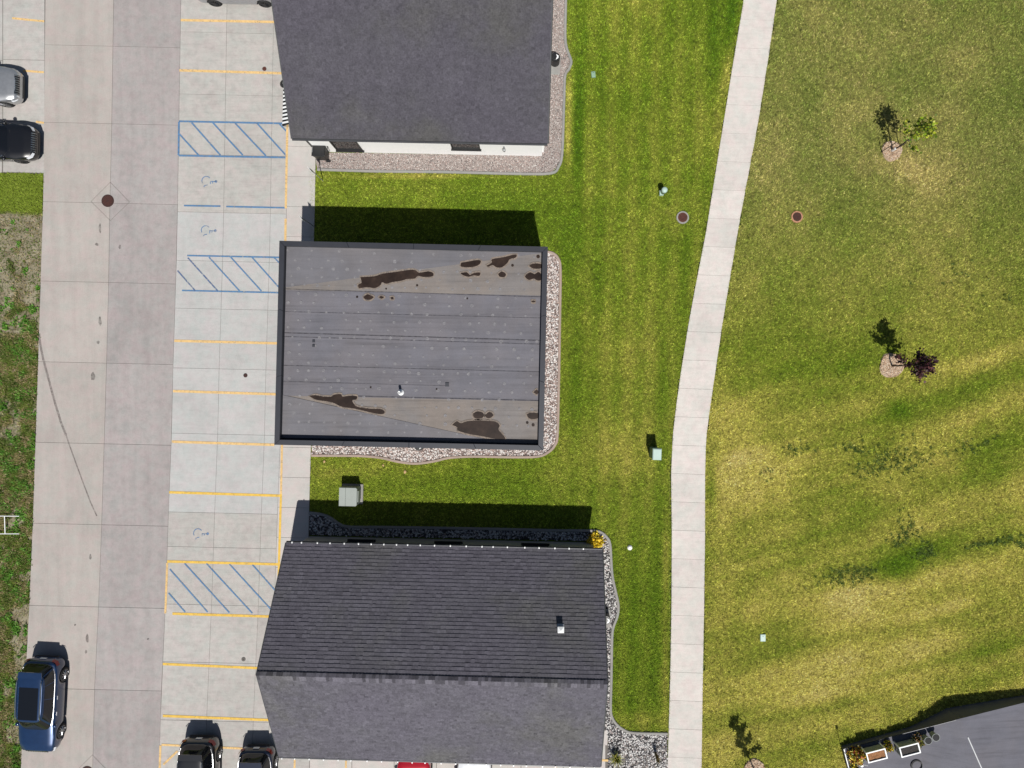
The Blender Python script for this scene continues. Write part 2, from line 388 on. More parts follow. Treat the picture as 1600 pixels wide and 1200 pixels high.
WL = [(1166, -60), (1162, 0), (1145, 100), (1129, 200), (1113, 300), (1103.5, 360), (1086, 450), (1075, 510), (1064, 580), (1057, 630), (1051, 680), (1048.5, 740), (1049.5, 830), (1049, 950), (1047, 1060), (1043, 1200), (1042, 1270)]
WR = [(1222, -60), (1213.5, 0), (1199, 100), (1183, 200), (1164, 300), (1153, 360), (1138, 450), (1128, 510), (1117, 585), (1110, 633), (1103, 685), (1101.5, 740), (1101.5, 830), (1100, 950), (1098, 1060), (1096, 1200), (1095, 1270)]
def edge(tab, y): return float(np.interp(y, [p[1] for p in tab], [p[0] for p in tab]))
NBED = [(884, -60), (884, 0), (883, 55), (885, 74), (889, 86), (892.5, 97), (889, 108), (883, 118), (881.5, 150), (880, 200), (878, 243), (873, 260), (860, 271), (800, 271.5), (700, 269), (600, 268), (560, 267), (496, 265)]
CBED = [(487, 711.5), (560, 712), (595, 715), (622, 721), (650, 724), (680, 720), (702, 715), (740, 713), (800, 714), (840, 713), (857, 706), (867, 695), (871, 678), (873, 600), (875, 480), (875.5, 420), (872, 404), (864, 396), (852, 393)]
SBED = [(483, 801), (500, 803), (515, 808), (530, 818), (546, 823), (600, 823.5), (700, 825), (800, 827), (860, 828.5), (915, 829), (935, 830), (947, 838), (953, 850), (955, 880), (957, 902), (962, 925), (966, 945), (964.5, 962), (958, 980), (956, 1000), (955, 1060), (954, 1108), (957, 1122), (964, 1132), (975, 1140), (990, 1144.5), (1043, 1146)]

base = MB(); base.add([(-400, -400, -.12), (400, -400, -.12), (400, 400, -.12), (-400, 400, -.12)], [(0, 1, 2, 3)])
gm, gnt, gb = newmat('ground_grass')
gnt.links.new(ramp(gnt, noise(gnt, .3, 8, .65), [(.3, sc(88, 112, 28)), (.55, sc(116, 128, 44)), (.75, sc(150, 142, 74))]), gb.inputs['Base Color'])
gb.inputs['Roughness'].default_value = .95; bump(gnt, gb, noise(gnt, 12, 5), .6, .06)
tag(base.build('ground', gm), kind='structure')

MIDP = [(478, -40), (478, 900), (900, 1240)] + list(reversed([(x - 1, y) for x, y in WL if y < 1250])) 
MIDP = [(484, -55), (484, 1150), (484, 1240)] + [(x - .5, y) for x, y in reversed(WL)]
RGTP = [(x + .5, y) for x, y in WR] + [(1690, 1270), (1690, -60)]
tag(lawn_sheet('lawn', MIDP, 'mid', -.012), kind='structure')
tag(lawn_sheet('lawn', RGTP, 'right', -.012), kind='structure')
nb_in = NBED + [(484, 265), (484, -60)]
cb_in = CBED + [(484, 393), (484, 711)]
sb_in = SBED + [(1043, 1240), (483, 1240)]
tag(blades('mown_grass', [(484, -55), (484, 1150), (484, 1240)] + [(x + 1.0, y_) for x, y_ in reversed(WL)], 'mid', 620, holes=(nb_in, cb_in, sb_in)), 'green mown grass of the middle lawn beside the curving path', 'grass', kind='stuff')
tag(blades('mown_grass', [(x - 1.2, y_) for x, y_ in WR] + [(1690, 1270), (1690, -60)], 'right', 620), 'patchy yellow-green mown grass of the big lawn right of the path', 'grass', kind='stuff')
# broad-leaved weeds in the big lawn
def weed_points():
    X, Y = [], []
    for x, y, rx, ry, an, n in ((1322, 897, 44, 15, -10, 85), (1350, 900, 26, 10, -25, 40), (1418, 830, 20, 22, -30, 55), (1446, 864, 20, 15, 0, 60), (1400, 845, 16, 10, 0, 24), (1556, 846, 52, 5, -10, 70), (1595, 850, 14, 6, 0, 24),
                                (1400, 715, 70, 26, 8, 120), (1365, 735, 40, 16, -10, 50), (1250, 702, 28, 12, -10, 26), (1330, 700, 20, 6, 15, 20), (1510, 700, 50, 14, -10, 40), (1210, 745, 40, 30, 0, 8), (1490, 430, 60, 26, -10, 16), (1560, 470, 45, 26, 0, 10)):
        a_ = math.radians(an); u = RNG.normal(0, .5, n) * rx; v = RNG.normal(0, .5, n) * ry
        cx, cy = x + u * math.cos(a_) - v * math.sin(a_), y + u * math.sin(a_) + v * math.cos(a_)
        for p, q in zip(cx, cy):
            m = RNG.integers(4, 13); r = RNG.uniform(.7, 1.7); X.append(p + RNG.normal(0, r, m)); Y.append(q + RNG.normal(0, r, m))
    return np.concatenate(X), np.concatenate(Y)
tag(blades('clover_weeds', [(1240, 380), (1660, 380), (1660, 930), (1240, 930)], 'right', 1, .11, .05, pts=weed_points(),
           colf=lambda x, y: lin(np.clip(np.array([62, 80, 28]) + RNG.normal(0, 9, (len(x), 1)), 5, 255)) / KX * .85, lean=1.0), 'dark green clumps of weeds spotting the big lawn', 'weeds', kind='stuff')

# ------------------------------------------------------------------ path with its panels
path_base = MB()
ys = list(np.arange(-60, 1270, 15))
for a, b2 in zip(ys[:-1], ys[1:]):
    path_base.prism([g(edge(WL, a) + 1, a).xy, g(edge(WR, a) - 1, a).xy, g(edge(WR, b2) - 1, b2).xy, g(edge(WL, b2) + 1, b2).xy], -.1, .012)
pb = tag(path_base.build('sidewalk', M['joint']), kind='structure')
y = -58.0; k = 0
while y < 1260:
    y2 = y + 44.3; off = .10
    sl_ = lambda q: (edge(WR, q + 20) - edge(WR, q - 20)) / 40.0
    tilt = lambda q: -sl_(q) * 52
    L0, R0 = (edge(WL, y), y), None
    rows = []
    q0, q1 = y + off, y2 - off
    pts = [(edge(WL, q0), q0), (edge(WL, (q0 + q1) / 2), (q0 + q1) / 2), (edge(WL, q1), q1),
           (edge(WR, q1 + tilt(q1) * .5), q1 + tilt(q1) * .5 * 0 + 2), (edge(WR, (q0 + q1) / 2 + 2), (q0 + q1) / 2 + 2), (edge(WR, q0 + 2), q0 + 2)]
    jit = random.uniform(-.004, .004)
    MB().slab([g(*p).xy for p in pts], -.08, .035 + jit, .006).build('panel', M['path'], pb)
    y = y2

# ------------------------------------------------------------------ driveway and parking slabs
DW = [(72, -60), (71, 0), (69, 272), (63, 469), (58.5, 612), (51.6, 819), (46, 950), (33, 1200), (30, 1260)]
DM = [(179, -60), (178, 0), (175, 195), (172.5, 300), (170, 450), (166, 600), (160, 800), (155, 935), (148, 1080), (144, 1260)]
DE = [(284, -60), (283, 0), (280, 187), (277, 375), (274, 469), (270, 594), (269, 662), (264, 787), (258, 969), (252, 1087), (249, 1200), (247, 1260)]
JY = [-56, 70, 191, 315, 439, 565, 691, 817.5, 946, 1075, 1203, 1262]
def quad(tabL, tabR, ya, yb, dl=0, dr=0, gap=.2, skew=.0225):
    def P(tab, d, yy): x = edge(tab, yy) + d; return x
    xl0, xl1, xr0, xr1 = P(tabL, dl, ya), P(tabL, dl, yb), P(tabR, dr, ya), P(tabR, dr, yb)
    sh = lambda x: (x - edge(DW, 400)) * skew
    return [g(xl0 + gap, ya + sh(xl0) + gap).xy, g(xr0 - gap, ya + sh(xr0) + gap).xy, g(xr1 - gap, yb + sh(xr1) - gap).xy, g(xl1 + gap, yb + sh(xl1) - gap).xy]
def base_strip(name, tl, dl, tr, dr, y0=-62, y1=1266):
    b = MB()
    for a in np.arange(y0, y1, 60):
        e = min(a + 60, y1)
        b.prism([g(edge(tl, a) + dl, a).xy, g(edge(tr, a) + dr, a).xy, g(edge(tr, e) + dr, e).xy, g(edge(tl, e) + dl, e).xy], -.11, .016)
    return tag(b.build(name, M['joint']), kind='structure')
drive = base_strip('driveway', DW, 1, DE, 0)
for ya, yb in zip(JY[:-1], JY[1:]):
    MB().slab(quad(DW, DM, ya, yb), -.1, .034 + random.uniform(-.003, .003)).build('slab', M['drive_w'], drive)
    MB().slab(quad(DM, DE, ya, yb), -.1, .034 + random.uniform(-.003, .003)).build('slab', M['drive_e'], drive)
def diamond(cx, cy, r):
    pts = [(cx, cy - r), (cx + r, cy + 1), (cx, cy + r), (cx - r, cy)]
    for p, q in zip(pts, pts[1:] + pts[:1]):
        a_, b_ = g(*p), g(*q); d_ = (b_ - a_).normalized(); n_ = Vector((-d_.y, d_.x, 0)) * .008
        MB().add([(*(a_ - n_).xy, .0415), (*(b_ - n_).xy, .0415), (*(b_ + n_).xy, .0415), (*(a_ + n_).xy, .0415)], [(0, 1, 2, 3)]).build('joint_seal', M['joint'], drive)
diamond(173, 315, 30); diamond(145, 1209, 30)
# parking bays beside the buildings
lot = base_strip('parking_lot', DE, 0, DE, 172)
PJ = [-60, 45, 142, 236, 326, 402, 476.6, 570, 672, 795, 849, 939, 1029, 1120, 1215, 1264]
for ya, yb in zip(PJ[:-1], PJ[1:]):
    old = yb <= 330 or ya >= 790
    for a, b2 in ((0, 72), (72, 145), (145, 170)):
        MB().slab(quad(DE, DE, ya, yb, a, b2, .16), -.1, .034 + random.uniform(-.002, .002)).build('slab', M['park_old'] if old else M['park_new'], lot)
# walkway in front of the doors
WKE = [(497, -60), (494, 200), (492.5, 300), (490, 400), (488, 560), (486, 700), (484, 760), (482, 850), (478, 1000), (473, 1140), (470, 1160)]
WKW = [(x + 170, y) for x, y in DE]
walk = MB()
for a in np.arange(-62, 1150, 60):
    e = min(a + 60, 1150)
    walk.prism([g(edge(WKW, a), a).xy, g(edge(WKE, a) - 1, a).xy, g(edge(WKE, e) - 1, e).xy, g(edge(WKW, e), e).xy], -.11, .016)
walk = tag(walk.build('walkway', M['joint']), kind='structure')
for ya in np.arange(-62, 1140, 47.0):
    MB().slab(quad(WKW, WKE, ya, min(ya + 47, 1150), 0, 0, .16), -.1, .04 + random.uniform(-.002, .002)).build('slab', M['walk'], walk)
# apron round the south end of the lower building
ap = MB(); ap.prism([g(x, y).xy for x, y in ((418, 1150), (1043, 1166), (1043, 1262), (416, 1262))], -.11, .016)
ap = tag(ap.build('south_apron', M['joint']), kind='structure')
for i in range(8):
    x0 = 418 + i * 66.0
    for ya, yb in ((1151, 1206), (1206, 1262)):
        sh = lambda x: (x - 418) * .0225
        x1 = min(x0 + 66, 949)
        MB().slab([g(x0 + .4, ya + sh(x0) + .3).xy, g(x1 - .4, ya + sh(x1) + .3).xy, g(x1 - .4, yb + sh(x1) - .3).xy, g(x0 + .4, yb + sh(x0) - .3).xy], -.1, .04).build('slab', M['walk'] if i else M['park_old'], ap)
MB().slab([g(x, y).xy for x, y in ((937, 1139), (950, 1139.5), (949, 1164), (936, 1163.5))], -.1, .04).build('slab', M['walk'], ap)
# parking bays on the far left
bay = MB(); bay.prism([g(x, y).xy for x, y in ((-60, -62), (71.5, -60), (69.5, 271), (-60, 269))], -.11, .016)
bay = tag(bay.build('parking_bay', M['joint']), kind='structure')
for ya, yb in ((-60, 93), (93, 190), (190, 269)):
    for xa, xb in ((-60, 5), (5, 70.5)):
        MB().slab([g(xa + .4, ya + .3).xy, g(xb - .4, ya + .3 + (1.5 if ya > -50 else 0)).xy, g(xb - .4 - (1 if yb > 200 else 0), yb + 1.2).xy, g(xa + .4, yb - .3).xy], -.1, .034).build('slab', M['park_old'], bay)

# painted lines
def line(x0, y0, x1, y1, mat, parent, wd=.115, z=.0475):
    a, b2 = g(x0, y0), g(x1, y1); d = (b2 - a).normalized(); n = Vector((-d.y, d.x, 0)) * wd / 2
    m = MB(); m.add([(*(a - n).xy, z), (*(b2 - n).xy, z), (*(b2 + n).xy, z), (*(a + n).xy, z)], [(0, 1, 2, 3)])
    return m.build('painted_line', M[mat], parent)
for q in ((283, 32, 430, 35), (281, 110.5, 441, 115), (273, 532.5, 433, 536.5), (271, 611, 432, 616), (269, 690, 429, 695)): line(*q, 'yellow', lot, .135)
for q in ((265, 769, 441, 774.5), (262, 877, 437, 881.5), (270, 958.5, 424, 963), (255, 1037, 405, 1043.5), (255, 1118, 420, 1124.5)): line(*q, 'yellow_fresh', lot, .135)
for q in ((253, 1163, 380, 1169), (262, 879, 259, 958), (251.5, 1164, 249, 1230), (256, 1194, 278, 1173)): line(*q, 'yellow', lot, .11, .0505)
line(449.5, 195, 447, 326, 'yellow', walk, .12, .0515); line(446.8, 342, 446, 400, 'yellow', walk, .12, .0515); line(446, 400, 441, 700, 'yellow', walk, .12, .0515)
line(441, 700, 439.5, 772, 'yellow', walk, .11, .0515); line(439.5, 772, 434, 960, 'yellow_fresh', walk, .12, .0515)
for q in ((280, 190, 451, 193.5), (280, 243.5, 449, 246.5)): line(*q, 'blue', lot, .10)
line(280.3, 191, 279.6, 243, 'blue', lot, .1, .0495)
for q in ((281, 210, 311, 243), (300, 192, 345, 243), (333, 192, 380, 243), (368, 193, 416, 244), (402, 193, 448, 244), (437, 194, 449.5, 207)): line(*q, 'blue', lot, .085, .0505)
for q in ((288, 321.5, 345, 322.5), (354, 323, 447, 325)): line(*q, 'blue', lot, .09)
for q in ((293, 399.5, 440, 402.5), (285, 454, 438, 457.5)): line(*q, 'blue', lot, .085)
for q in ((294, 403, 341, 455), (278, 423, 306, 455)): line(*q, 'blue_worn', lot, .075, .0505)
for q in ((327, 402, 375, 455), (361, 402, 409, 455), (394, 402, 436, 449), (428, 402, 437, 411)): line(*q, 'blue', lot, .075, .0505)
for q in ((266, 889, 325, 956), (289, 880, 359, 957), (323, 880, 395, 958), (359, 881, 424, 952), (395, 882, 432, 924), (264, 926, 290, 956)): line(*q, 'blue', lot, .075, .0505)
for q in ((20, 29, 70, 34), (37, 111, 69.5, 113.5), (57, 190.5, 69.5, 192.5)): line(*q, 'yellow', bay, .11)
for q in ((461, 1186, 460, 1225), (541, 1188, 540, 1225), (868, 1196, 867, 1230)): line(*q, 'yellow', ap, .1, .0525)
line(938, 1187, 950, 1187.5, 'yellow', ap, .12, .0525)
M['blue_faded'] = paint_marking('faded_blue_marking_paint', sc(112, 146, 190), .50)
def wheelchair(cx, cy, mat, worn=False):
    """accessibility symbol lying on its side, head towards the building"""
    m = MB(); z = .0475
    def strip(pts, wd=.045):
        P = [g(cx + x, cy + y) for x, y in pts]
        for i in range(len(P) - 1):
            d = P[i + 1] - P[i]; n = Vector((-d.y, d.x, 0)).normalized() * wd / 2
            m.add([(*(P[i] - n).xy, z), (*(P[i + 1] - n).xy, z), (*(P[i + 1] + n).xy, z), (*(P[i] + n).xy, z)], [(0, 1, 2, 3)])
    strip([(-2 + 7 * math.cos(a), -1 + 7 * math.sin(a)) for a in np.linspace(math.radians(-38), math.radians(-210), 12)])
    strip([(-6, 8.5), (-4.5, 6.2), (0, 5.2)]); strip([(4, 4), (4.5, 1), (4, -.5)]); strip([(4, -.3), (12, .2)]); strip([(8, .2), (7.5, 3)])
    m.lathe([(.075, .0), (.07, .001)], (*g(cx + 13, cy - .2).xy, z - .001), 10)
    return m.build('accessibility_symbol', M[mat], lot)
wheelchair(325, 284, 'blue_faded'); wheelchair(324, 361, 'blue_faded'); wheelchair(312, 834, 'blue_faded')
# tyre mark and oil spots on the drive
def ribbon(pts, wd, mat, name, parent, z=.046):
    m = MB(); P = [g(*p) for p in pts]
    for i in range(len(P) - 1):
        n0 = (P[min(i + 1, len(P) - 1)] - P[max(i - 1, 0)]); n1 = (P[min(i + 2, len(P) - 1)] - P[i])
        n0 = Vector((-n0.y, n0.x, 0)).normalized() * wd / 2; n1 = Vector((-n1.y, n1.x, 0)).normalized() * wd / 2
        m.add([(*(P[i] - n0).xy, z), (*(P[i + 1] - n1).xy, z), (*(P[i + 1] + n1).xy, z), (*(P[i] + n0).xy, z)], [(0, 1, 2, 3)])
    return m.build(name, M[mat], parent)
ribbon([(62, 522), (64, 540), (68, 560), (74, 582), (80, 605), (88, 634), (96, 660), (104, 680)], .12, 'tyre_mark', 'tyre_mark', drive)
ribbon([(104, 680), (112, 703), (121, 728), (131, 755), (142, 784), (152, 806)], .07, 'tyre_mark', 'tyre_mark', drive)
def blob(cx, cy, rx, ry, mat, name, parent, z, n=18, seed=0, amp=.25):
    r = random.Random(seed); ph = [r.uniform(0, 6.3) for _ in range(4)]; pts = []
    for k in range(n):
        a = 2 * math.pi * k / n; q = 1 + amp * (math.sin(2 * a + ph[0]) * .5 + math.sin(3 * a + ph[1]) * .35 + math.sin(5 * a + ph[2]) * .3)
        pts.append((*g(cx + rx * q * math.cos(a), cy + ry * q * math.sin(a)).xy, z))
    m = MB(); m.add(pts, [tuple(range(n - 1, -1, -1))]); return m.build(name, M[mat], parent)
for i, (x, y, a, b2) in enumerate(((157, 357, 2, 7), (152, 382, 2.5, 2.5), (157, 502, 2.4, 7), (154, 535, 2, 3), (146, 588, 3, 7), (188, 386, 2, 3), (137, 997, 2.6, 6), (135, 1018, 1.6, 3), (142, 870, 1.6, 5), (232, 998, 1.5, 1.5), (118, 976, 1.5, 1.5))):
    blob(x, y, a, b2, 'oil', 'oil_stain', drive, .0465, seed=i)
# covers
def cover(px, py, r, mat, label, ring=None, name='manhole_cover', z=.045):
    t = thing(name, label, 'manhole', gp(px, py, 0)); m = MB(); n = 28
    if ring: MB().lathe([(r * 1.32, -.05), (r * 1.32, z - .012), (r * 1.28, z - .006), (r * 1.02, z - .006)], n=n).build('frame_ring', M[ring], t)
    MB().lathe([(r, -.02), (r, z), (r * .93, z + .008), (r * .82, z + .004)], n=n).build('cover_plate', M[mat], t)
    for q in (.30, .52, .72):
        k = 10 if q < .4 else 16
        mm = MB()
        for i in range(k):
            a = 2 * math.pi * i / k
            mm.box((r * q * math.cos(a), r * q * math.sin(a), z + .010), (r * .09, r * .13, .014), a)
        tag(mm.build('raised_pattern', M['rust' if mat != 'rust' else 'dark_iron'], t), kind='stuff')
    return t
cover(169, 314, .34, 'dark_iron', 'dark rusty manhole cover inside a diamond slab on the drive')
cover(137, 1206, .34, 'dark_iron', 'rusty manhole cover cut off by the bottom edge of the drive')
cover(1066.5, 340, .26, 'rust', 'rusty manhole cover in the lawn just left of the path', 'curb', z=.06)
cover(1245, 339, .24, 'dark_iron', 'manhole cover in a crumbling orange ring right of the path', 'brickring', z=.06)
for x, y, mt, lb in ((413.5, 108, 'rust', 'small round rusty cleanout cap near the striped awning'), (384, 586.5, 'dark_iron', 'small dark cleanout cap in the bay left of the flat roof'), (381, 1029.5, 'grey_iron', 'small grey cleanout cap in the bay beside the lower ridge')):
    t = thing('cleanout_cap', lb, 'cap', gp(x, y, 0), group='cleanout caps in the parking bays')
    MB().lathe([(.115, .0), (.115, .046), (.095, .052), (.02, .053)], n=16).build('lid', M[mt], t)
    MB().box((0, 0, .056), (.06, .03, .012)).build('nut', M['dark_iron'], t)

# ------------------------------------------------------------------ verge on the far left: soil, weeds, grass
VP = [(-60, 270), (68.5, 272)] + [(edge(DW, yy) - .3, yy) for yy in range(300, 1265, 20)] + [(-60, 1262)]
def verge_green(px, py):
    q = fbm(px / 26, py / 30, 51, 4); top = np.clip((338 + 14 * (q - .5) - py) / 8, 0, 1)
    bare = np.exp(-((py - 415) / 85) ** 2) * .30 + .22 * ell(px, py, 25, 680, 14, 45) + .20 * ell(px, py, 24, 790, 16, 40) + .26 * ell(px, py, 36, 1010, 14, 50) + .12 * ell(px, py, 18, 1100, 20, 40)
    near = np.clip(1 - (np.interp(py, [p[1] for p in DW], [p[0] for p in DW]) - px) / 9, 0, 1) * .16
    return np.clip((q - .40 - bare - near + .10 * np.clip((py - 500) / 100, 0, 1)) * 7, 0, 1) * (1 - top) + top
def verge_rgb(px, py):
    q = fbm(px / 9, py / 9, 61, 4)[:, None]; v = verge_green(px, py)[:, None]
    soil = np.array([112, 104, 82]) * (1 - q) + np.array([184, 176, 152]) * q
    grn = np.array([56, 58, 26]) * (1 - q) + np.array([104, 98, 58]) * q
    return lin(soil * (1 - v) + grn * v) / KX
def sheet(name, poly, z, colf, mat, step=.12):
    xs = [p[0] for p in poly]; ys2 = [p[1] for p in poly]
    x0, y0 = g(min(xs), max(ys2)).xy; x1, y1 = g(max(xs), min(ys2)).xy; nx, ny = int((x1 - x0) / step) + 2, int((y1 - y0) / step) + 2
    X, Y = np.meshgrid(np.linspace(x0, x1, nx), np.linspace(y0, y1, ny)); px, py = to_px(X.ravel(), Y.ravel())
    V = np.c_[X.ravel(), Y.ravel(), z + .05 * (fbm(X.ravel() * 1.5, Y.ravel() * 1.5, 8, 4) - .5)]
    i = np.arange(nx * ny).reshape(ny, nx); F = np.stack([i[:-1, :-1], i[:-1, 1:], i[1:, 1:], i[1:, :-1]], -1).reshape(-1, 4)
    F = F[inpoly(px[F].mean(1), py[F].mean(1), poly)]
    return npmesh(name, V, F, mat, col=colf(px, py))
tag(sheet('verge', VP, -.03, verge_rgb, M['dirt']), kind='structure')
def weed_rgb(px, py):
    q = fbm(px / 12, py / 12, 71, 3)[:, None]; top = np.clip((338 - py) / 8, 0, 1)[:, None]
    c = np.array([44, 62, 16]) * (1 - q) + np.array([100, 112, 42]) * q + RNG.normal(0, 9, (len(px), 1))
    br = (RNG.random(len(px)) < .12 + .5 * (fbm(px / 18, py / 18, 73, 3) > .52))[:, None]
    c = np.where(br, np.array([120, 108, 74]) + RNG.normal(0, 14, (len(px), 1)), c); c = c * (1 - top) + np.array([100, 116, 34]) * top
    return lin(np.clip(c, 5, 255)) / KX
tag(blades('verge_weeds', VP, 'mid', 1500, .12, .034, colf=weed_rgb, densf=lambda x, y: .10 + .9 * verge_green(x, y), lean=1.0), 'rough weeds and dry grass on the bare verge left of the drive', 'weeds', kind='stuff')
def bigleaf(px, py): return ((fbm(px / 13, py / 13, 91, 2) > .60) & (py > 480)) * .75 + ((fbm(px / 10, py / 10, 95, 2) > .74) & (py > 340)) * .6
tag(blades('broadleaf_weeds', VP, 'mid', 500, .16, .085, colf=lambda x, y: lin(np.clip(np.array([62, 100, 26]) + RNG.normal(0, 16, (len(x), 1)), 5, 255)) / KX, densf=bigleaf, lean=1.05), 'bright green broad-leaved weed clumps on the verge', 'weeds', kind='stuff')
fr = thing('pipe_frame', 'white pipe frame lying in the weeds at the left edge', 'frame', gp(8, 820, 0))
for a, b2 in (((-30, 806), (30, 806.5)), ((-30, 834), (30, 834)), ((7, 806), (8, 834))):
    MB().tube([g(*a, .22), g(*b2, .22)], .022, 8).build('pipe', M['whitemetal'], None).parent = fr
for c in fr.children: c.matrix_parent_inverse = Matrix.Translation(fr.location).inverted()

# ------------------------------------------------------------------ stone beds and curbs
def icosa():
    t = (1 + 5 ** .5) / 2
    v = np.array([(-1, t, 0), (1, t, 0), (-1, -t, 0), (1, -t, 0), (0, -1, t), (0, 1, t), (0, -1, -t), (0, 1, -t), (t, 0, -1), (t, 0, 1), (-t, 0, -1), (-t, 0, 1)], float)
    v /= np.linalg.norm(v[0])
    f = np.array([(0, 11, 5), (0, 5, 1), (0, 1, 7), (0, 7, 10), (0, 10, 11), (1, 5, 9), (5, 11, 4), (11, 10, 2), (10, 7, 6), (7, 1, 8), (3, 9, 4), (3, 4, 2), (3, 2, 6), (3, 6, 8), (3, 8, 9), (4, 9, 5), (2, 4, 11), (6, 2, 10), (8, 6, 7), (9, 8, 1)])
    return v, f
def stones(name, poly, dens, size, pal, wts, label, holes=()):
    xs = [p[0] for p in poly]; ys2 = [p[1] for p in poly]; n = int((max(xs) - min(xs)) * (max(ys2) - min(ys2)) / PPM ** 2 * dens)
    px = RNG.uniform(min(xs), max(xs), n); py = RNG.uniform(min(ys2), max(ys2), n); k = inpoly(px, py, poly)
    for h in holes: k &= ~inpoly(px, py, h)
    px, py = px[k], py[k]; n = len(px); v, f = icosa()
    r = size * RNG.uniform(.55, 1.4, n)
    Q = v[None] * (1 + RNG.uniform(-.22, .22, (n, 12, 1))) * r[:, None, None] * np.stack([RNG.uniform(.8, 1.25, n), RNG.uniform(.65, 1.0, n), RNG.uniform(.5, .75, n)], -1)[:, None, :]
    a = RNG.uniform(0, 6.28, n); ca, sa = np.cos(a)[:, None], np.sin(a)[:, None]
    x, yv = Q[..., 0] * ca - Q[..., 1] * sa, Q[..., 0] * sa + Q[..., 1] * ca
    V = np.stack([x + ((px - 800) / PPM)[:, None], yv + ((600 - py) / PPM)[:, None], Q[..., 2] + .012 + RNG.uniform(0, .02, n)[:, None]], -1).reshape(-1, 3)
    F = (f[None] + (np.arange(n) * 12)[:, None, None]).reshape(-1, 3)
    pal = lin(np.array(pal, float)) / KX; c = pal[RNG.choice(len(pal), n, p=np.array(wts) / sum(wts))] * RNG.uniform(.8, 1.15, (n, 1))
    return tag(npmesh(name, V, F, M['stone'], col=np.repeat(c, 20, 0)), label, 'stones', kind='stuff')
def bed(name, line_px, inner, pal, wts, size, dens, label, clabel, basec, hole=None, cm='curb'):
    poly = line_px + inner
    m = MB(); m.add([(*g(*p).xy, .008) for p in poly], [tuple(range(len(poly)))])
    mm, nt, b = newmat(name + '_fines')
    nt.links.new(mul(nt, sc(*basec), ramp(nt, noise(nt, 30, 4, .8), [(.3, grey(.45)), (.6, grey(1.1))])), b.inputs['Base Color']); b.inputs['Roughness'].default_value = .95
    import bmesh
    o = m.build(name, mm); bm = bmesh.new(); bm.from_mesh(o.data); bmesh.ops.triangulate(bm, faces=bm.faces[:]); bmesh.ops.recalc_face_normals(bm, faces=bm.faces[:])
    if bm.faces and sum(f_.normal.z for f_ in bm.faces) < 0: bmesh.ops.reverse_faces(bm, faces=bm.faces[:])
    bm.to_mesh(o.data); bm.free(); tag(o, kind='structure')
    stones('landscape_stones', poly, dens, size, pal, wts, label, holes=(hole,) if hole else ())
    # curb as a continuous rounded concrete bead
    P = [g(*p) for p in smooth_line(line_px)]; rows = []
    for i, p in enumerate(P):
        t = (P[min(i + 1, len(P) - 1)] - P[max(i - 1, 0)]); nn = Vector((-t.y, t.x, 0)).normalized()
        rows.append([p + nn * a + Vector((0, 0, z)) for a, z in ((-.075, -.05), (-.07, .06), (-.045, .085), (.045, .085), (.07, .06), (.075, -.05))])
    c = MB().grid(rows); cv = c.build('landscape_curb', M[cm]); tag(cv, clabel, 'curb', 'concrete curbs round the stone beds')
def smooth_line(pts, k=4):
    out = []
    P = [pts[0]] + pts + [pts[-1]]
    for i in range(1, len(P) - 2):
        p0, p1, p2, p3 = P[i - 1], P[i], P[i + 1], P[i + 2]
        for j in range(k):
            t = j / k
            out.append(tuple(.5 * (2 * p1[d] + (p2[d] - p0[d]) * t + (2 * p0[d] - 5 * p1[d] + 4 * p2[d] - p3[d]) * t * t + (3 * p1[d] - p0[d] - 3 * p2[d] + p3[d]) * t ** 3) for d in (0, 1)))
    return out + [pts[-1]]
bed('stone_bed', NBED, [(494, 255), (493, 238), (846, 244), (851, -60)], [(214, 202, 196), (196, 172, 164), (160, 148, 144), (232, 226, 220), (120, 112, 110)], [4, 3, 3, 2, 1.2], .026, 620,
    'fine pinkish-grey gravel round the white-walled building', 'grey curb of the fine gravel bed at the white-walled building', (178, 166, 160))
bed('stone_bed', CBED, [(851, 413), (845, 687), (487, 681)], [(232, 220, 214), (212, 188, 178), (246, 242, 238), (160, 146, 142), (116, 106, 104)], [4, 2.4, 4, 1.4, .8], .045, 330,
    'coarse pink and white stones round the flat-roofed building', 'tan curb of the pink stone bed at the flat-roofed building', (150, 132, 126), cm='curb_tan')
bed('stone_bed', SBED, [(1043, 1240), (950, 1240), (950, 1150), (922, 1140), (927, 845), (484, 836)], [(225, 222, 220), (236, 234, 230), (150, 148, 150), (70, 68, 72), (190, 176, 172)], [4, 3, 2, 3, 1.5], .048, 300,
    'coarse black and white stones round the lower gabled building', 'grey curb of the black and white stone bed at the lower building', (96, 92, 92))

